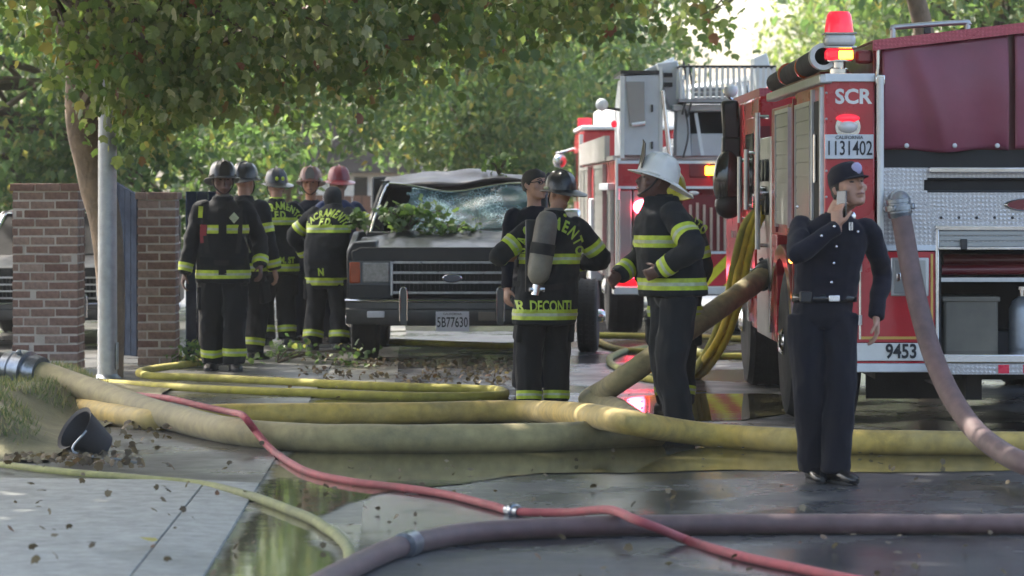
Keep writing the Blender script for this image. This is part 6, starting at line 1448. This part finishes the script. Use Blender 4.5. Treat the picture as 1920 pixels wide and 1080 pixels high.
# leafy branches on the crashed car
def spray(name, label, base, c, r, ncl, per, spread, size, m='leaf_fresh', T=ML, TF=MF, stems=6):
    t = thing(name, label, 'branch', base); bs = Vector(base); q, p = blob(c, r, ncl, per, spread); lm = MB()
    for e in q[:max(stems, 3)]: lm.tube([x - bs for x in spline([bs, bs.lerp(Vector(e), .5) + Vector((0, 0, .05)), Vector(e)], 4)], .008, 5)
    stuff(obj('stem', lm, 'twig', t)); stuff(obj('leaves', leaves_mesh('leaves', p - np.array(base), size * rng.uniform(.6, 1.3, len(p)), T, TF, .4), m, t, sm=False)); return t
by = BY
spray('leafy_branch', 'fresh green leafy branch piled on the left of the hood of the crashed car', (BX - .45, by + 1.15, 1.22), (BX - .42, by + 1.2, 1.36), (.33, .22, .13), 16, 14, .06, .085, stems=10)
spray('leafy_branch', 'flat scatter of green leaves in the middle of the hood of the crashed car', (BX + .02, by + 1.1, 1.20), (BX + .0, by + 1.1, 1.235), (.34, .2, .03), 12, 12, .05, .07)
spray('leafy_branch', 'small sprig of bright leaves on the roof of the crashed car', (BX + .42, by + 2.6, 1.74), (BX + .45, by + 2.6, 1.86), (.14, .12, .08), 7, 10, .05, .08)
spray('leafy_branch', 'green leaves hanging beside the left front pillar of the crashed car', (BX - .92, by + 1.3, 1.22), (BX - .93, by + 1.35, 1.33), (.08, .15, .1), 5, 12, .05, .075)
spray('low_plant', 'low green weeds at the foot of the navy fence', (-2.95, 29.0, .03), (-2.85, 28.8, .12), (.25, .2, .08), 9, 12, .05, .07, 'leaf_back', DL, DF)
spray('low_plant', 'trampled green leaves behind the boots of the front-facing firefighter', (-2.15, 29.4, .02), (-1.9, 29.6, .10), (.6, .6, .05), 8, 12, .07, .06, 'leaf_back', ML, MF)

# fallen leaves and litter
def scatter(n, px0, px1, py0, py1, size, m, name, label, dens=None):
    P = []
    while len(P) < n:
        q = G(random.uniform(px0, px1), random.uniform(py0, py1), .028)
        if dens and noise.noise((q.x * 1.3, q.y * .9, 7)) < dens: continue
        if q.x < KX(q.y): q.z += .04
        P.append(q[:])
    P = np.array(P); o = obj(name, leaves_mesh(name, P, size * rng.uniform(.5, 1.5, n), ML, MF, 0.0), m, sm=False); tag(o, label, 'leaves', kind='stuff')
    return o
scatter(240, 0, 1920, 690, 1080, .035, 'leaf_dead', 'fallen_leaves', 'brown fallen leaves scattered over the wet road and driveway')
scatter(420, 560, 960, 672, 722, .045, 'leaf_dead', 'leaf_litter', 'pale dry leaf litter below the front of the crashed car', -.1)
scatter(70, 130, 330, 800, 890, .05, 'leaf_dead', 'leaf_litter', 'reddish dry leaves around the tipped bucket', -.2)
scatter(110, 330, 720, 640, 690, .06, 'leaf_fresh', 'torn_leaves', 'torn green leaves strewn around the boots of the firefighters at the left', -.2)
scatter(90, 0, 300, 860, 880, .05, 'leaf_dead', 'leaf_litter', 'dry leaves along the edge of the concrete driveway', -.2)
def one_leaf(label, px, py, size, col, rz):
    nm = 'leaf_single_%d' % px; leaf_mat(nm, [(0, col), (1, col)], .2, .8); p = G(px, py, .0); p.z = .075
    v = ML.copy(); v[:, 2] = .12 * np.abs(v[:, 0]) - .1 * v[:, 1] ** 2; me = bpy.data.meshes.new('leaf'); me.from_pydata((v * size).tolist(), [], MF)
    o = obj('fallen_leaf', me, nm, sm=False); o.location = p; o.rotation_euler = (.12, .1, rz); tag(o, label, 'leaf')
one_leaf('large yellow leaf lying on the concrete near the bottom left', 278, 1043, .10, (.42, .36, .10), .6)
one_leaf('dark curled leaf on the concrete left of the large yellow leaf', 172, 1049, .05, (.05, .04, .03), 1.4)
one_leaf('brown leaf on the concrete below the pale striped hose', 78, 947, .06, (.10, .07, .045), 2.2)

# ------------------------------------------------------------------ thin smoke haze over the street
hz = bpy.data.materials.new('smoke_haze'); hz.use_nodes = True; MATS['smoke_haze'] = hz; nt = hz.node_tree; nt.nodes.remove(nt.nodes['Principled BSDF'])
pv = nt.nodes.new('ShaderNodeVolumePrincipled'); pv.inputs['Color'].default_value = (.88, .90, .90, 1); pv.inputs['Density'].default_value = 0.00045; pv.inputs['Anisotropy'].default_value = 0.2
nt.links.new(pv.outputs[0], nt.nodes['Material Output'].inputs['Volume'])
hb_ = obj('haze', MB().box(-310, 310, -70, 510, -1.05, 14), 'smoke_haze', sm=False); tag(hb_, 'thin pale smoke haze hanging over the whole street', 'haze', kind='stuff')
bpy.data.scenes.remove(WORK)
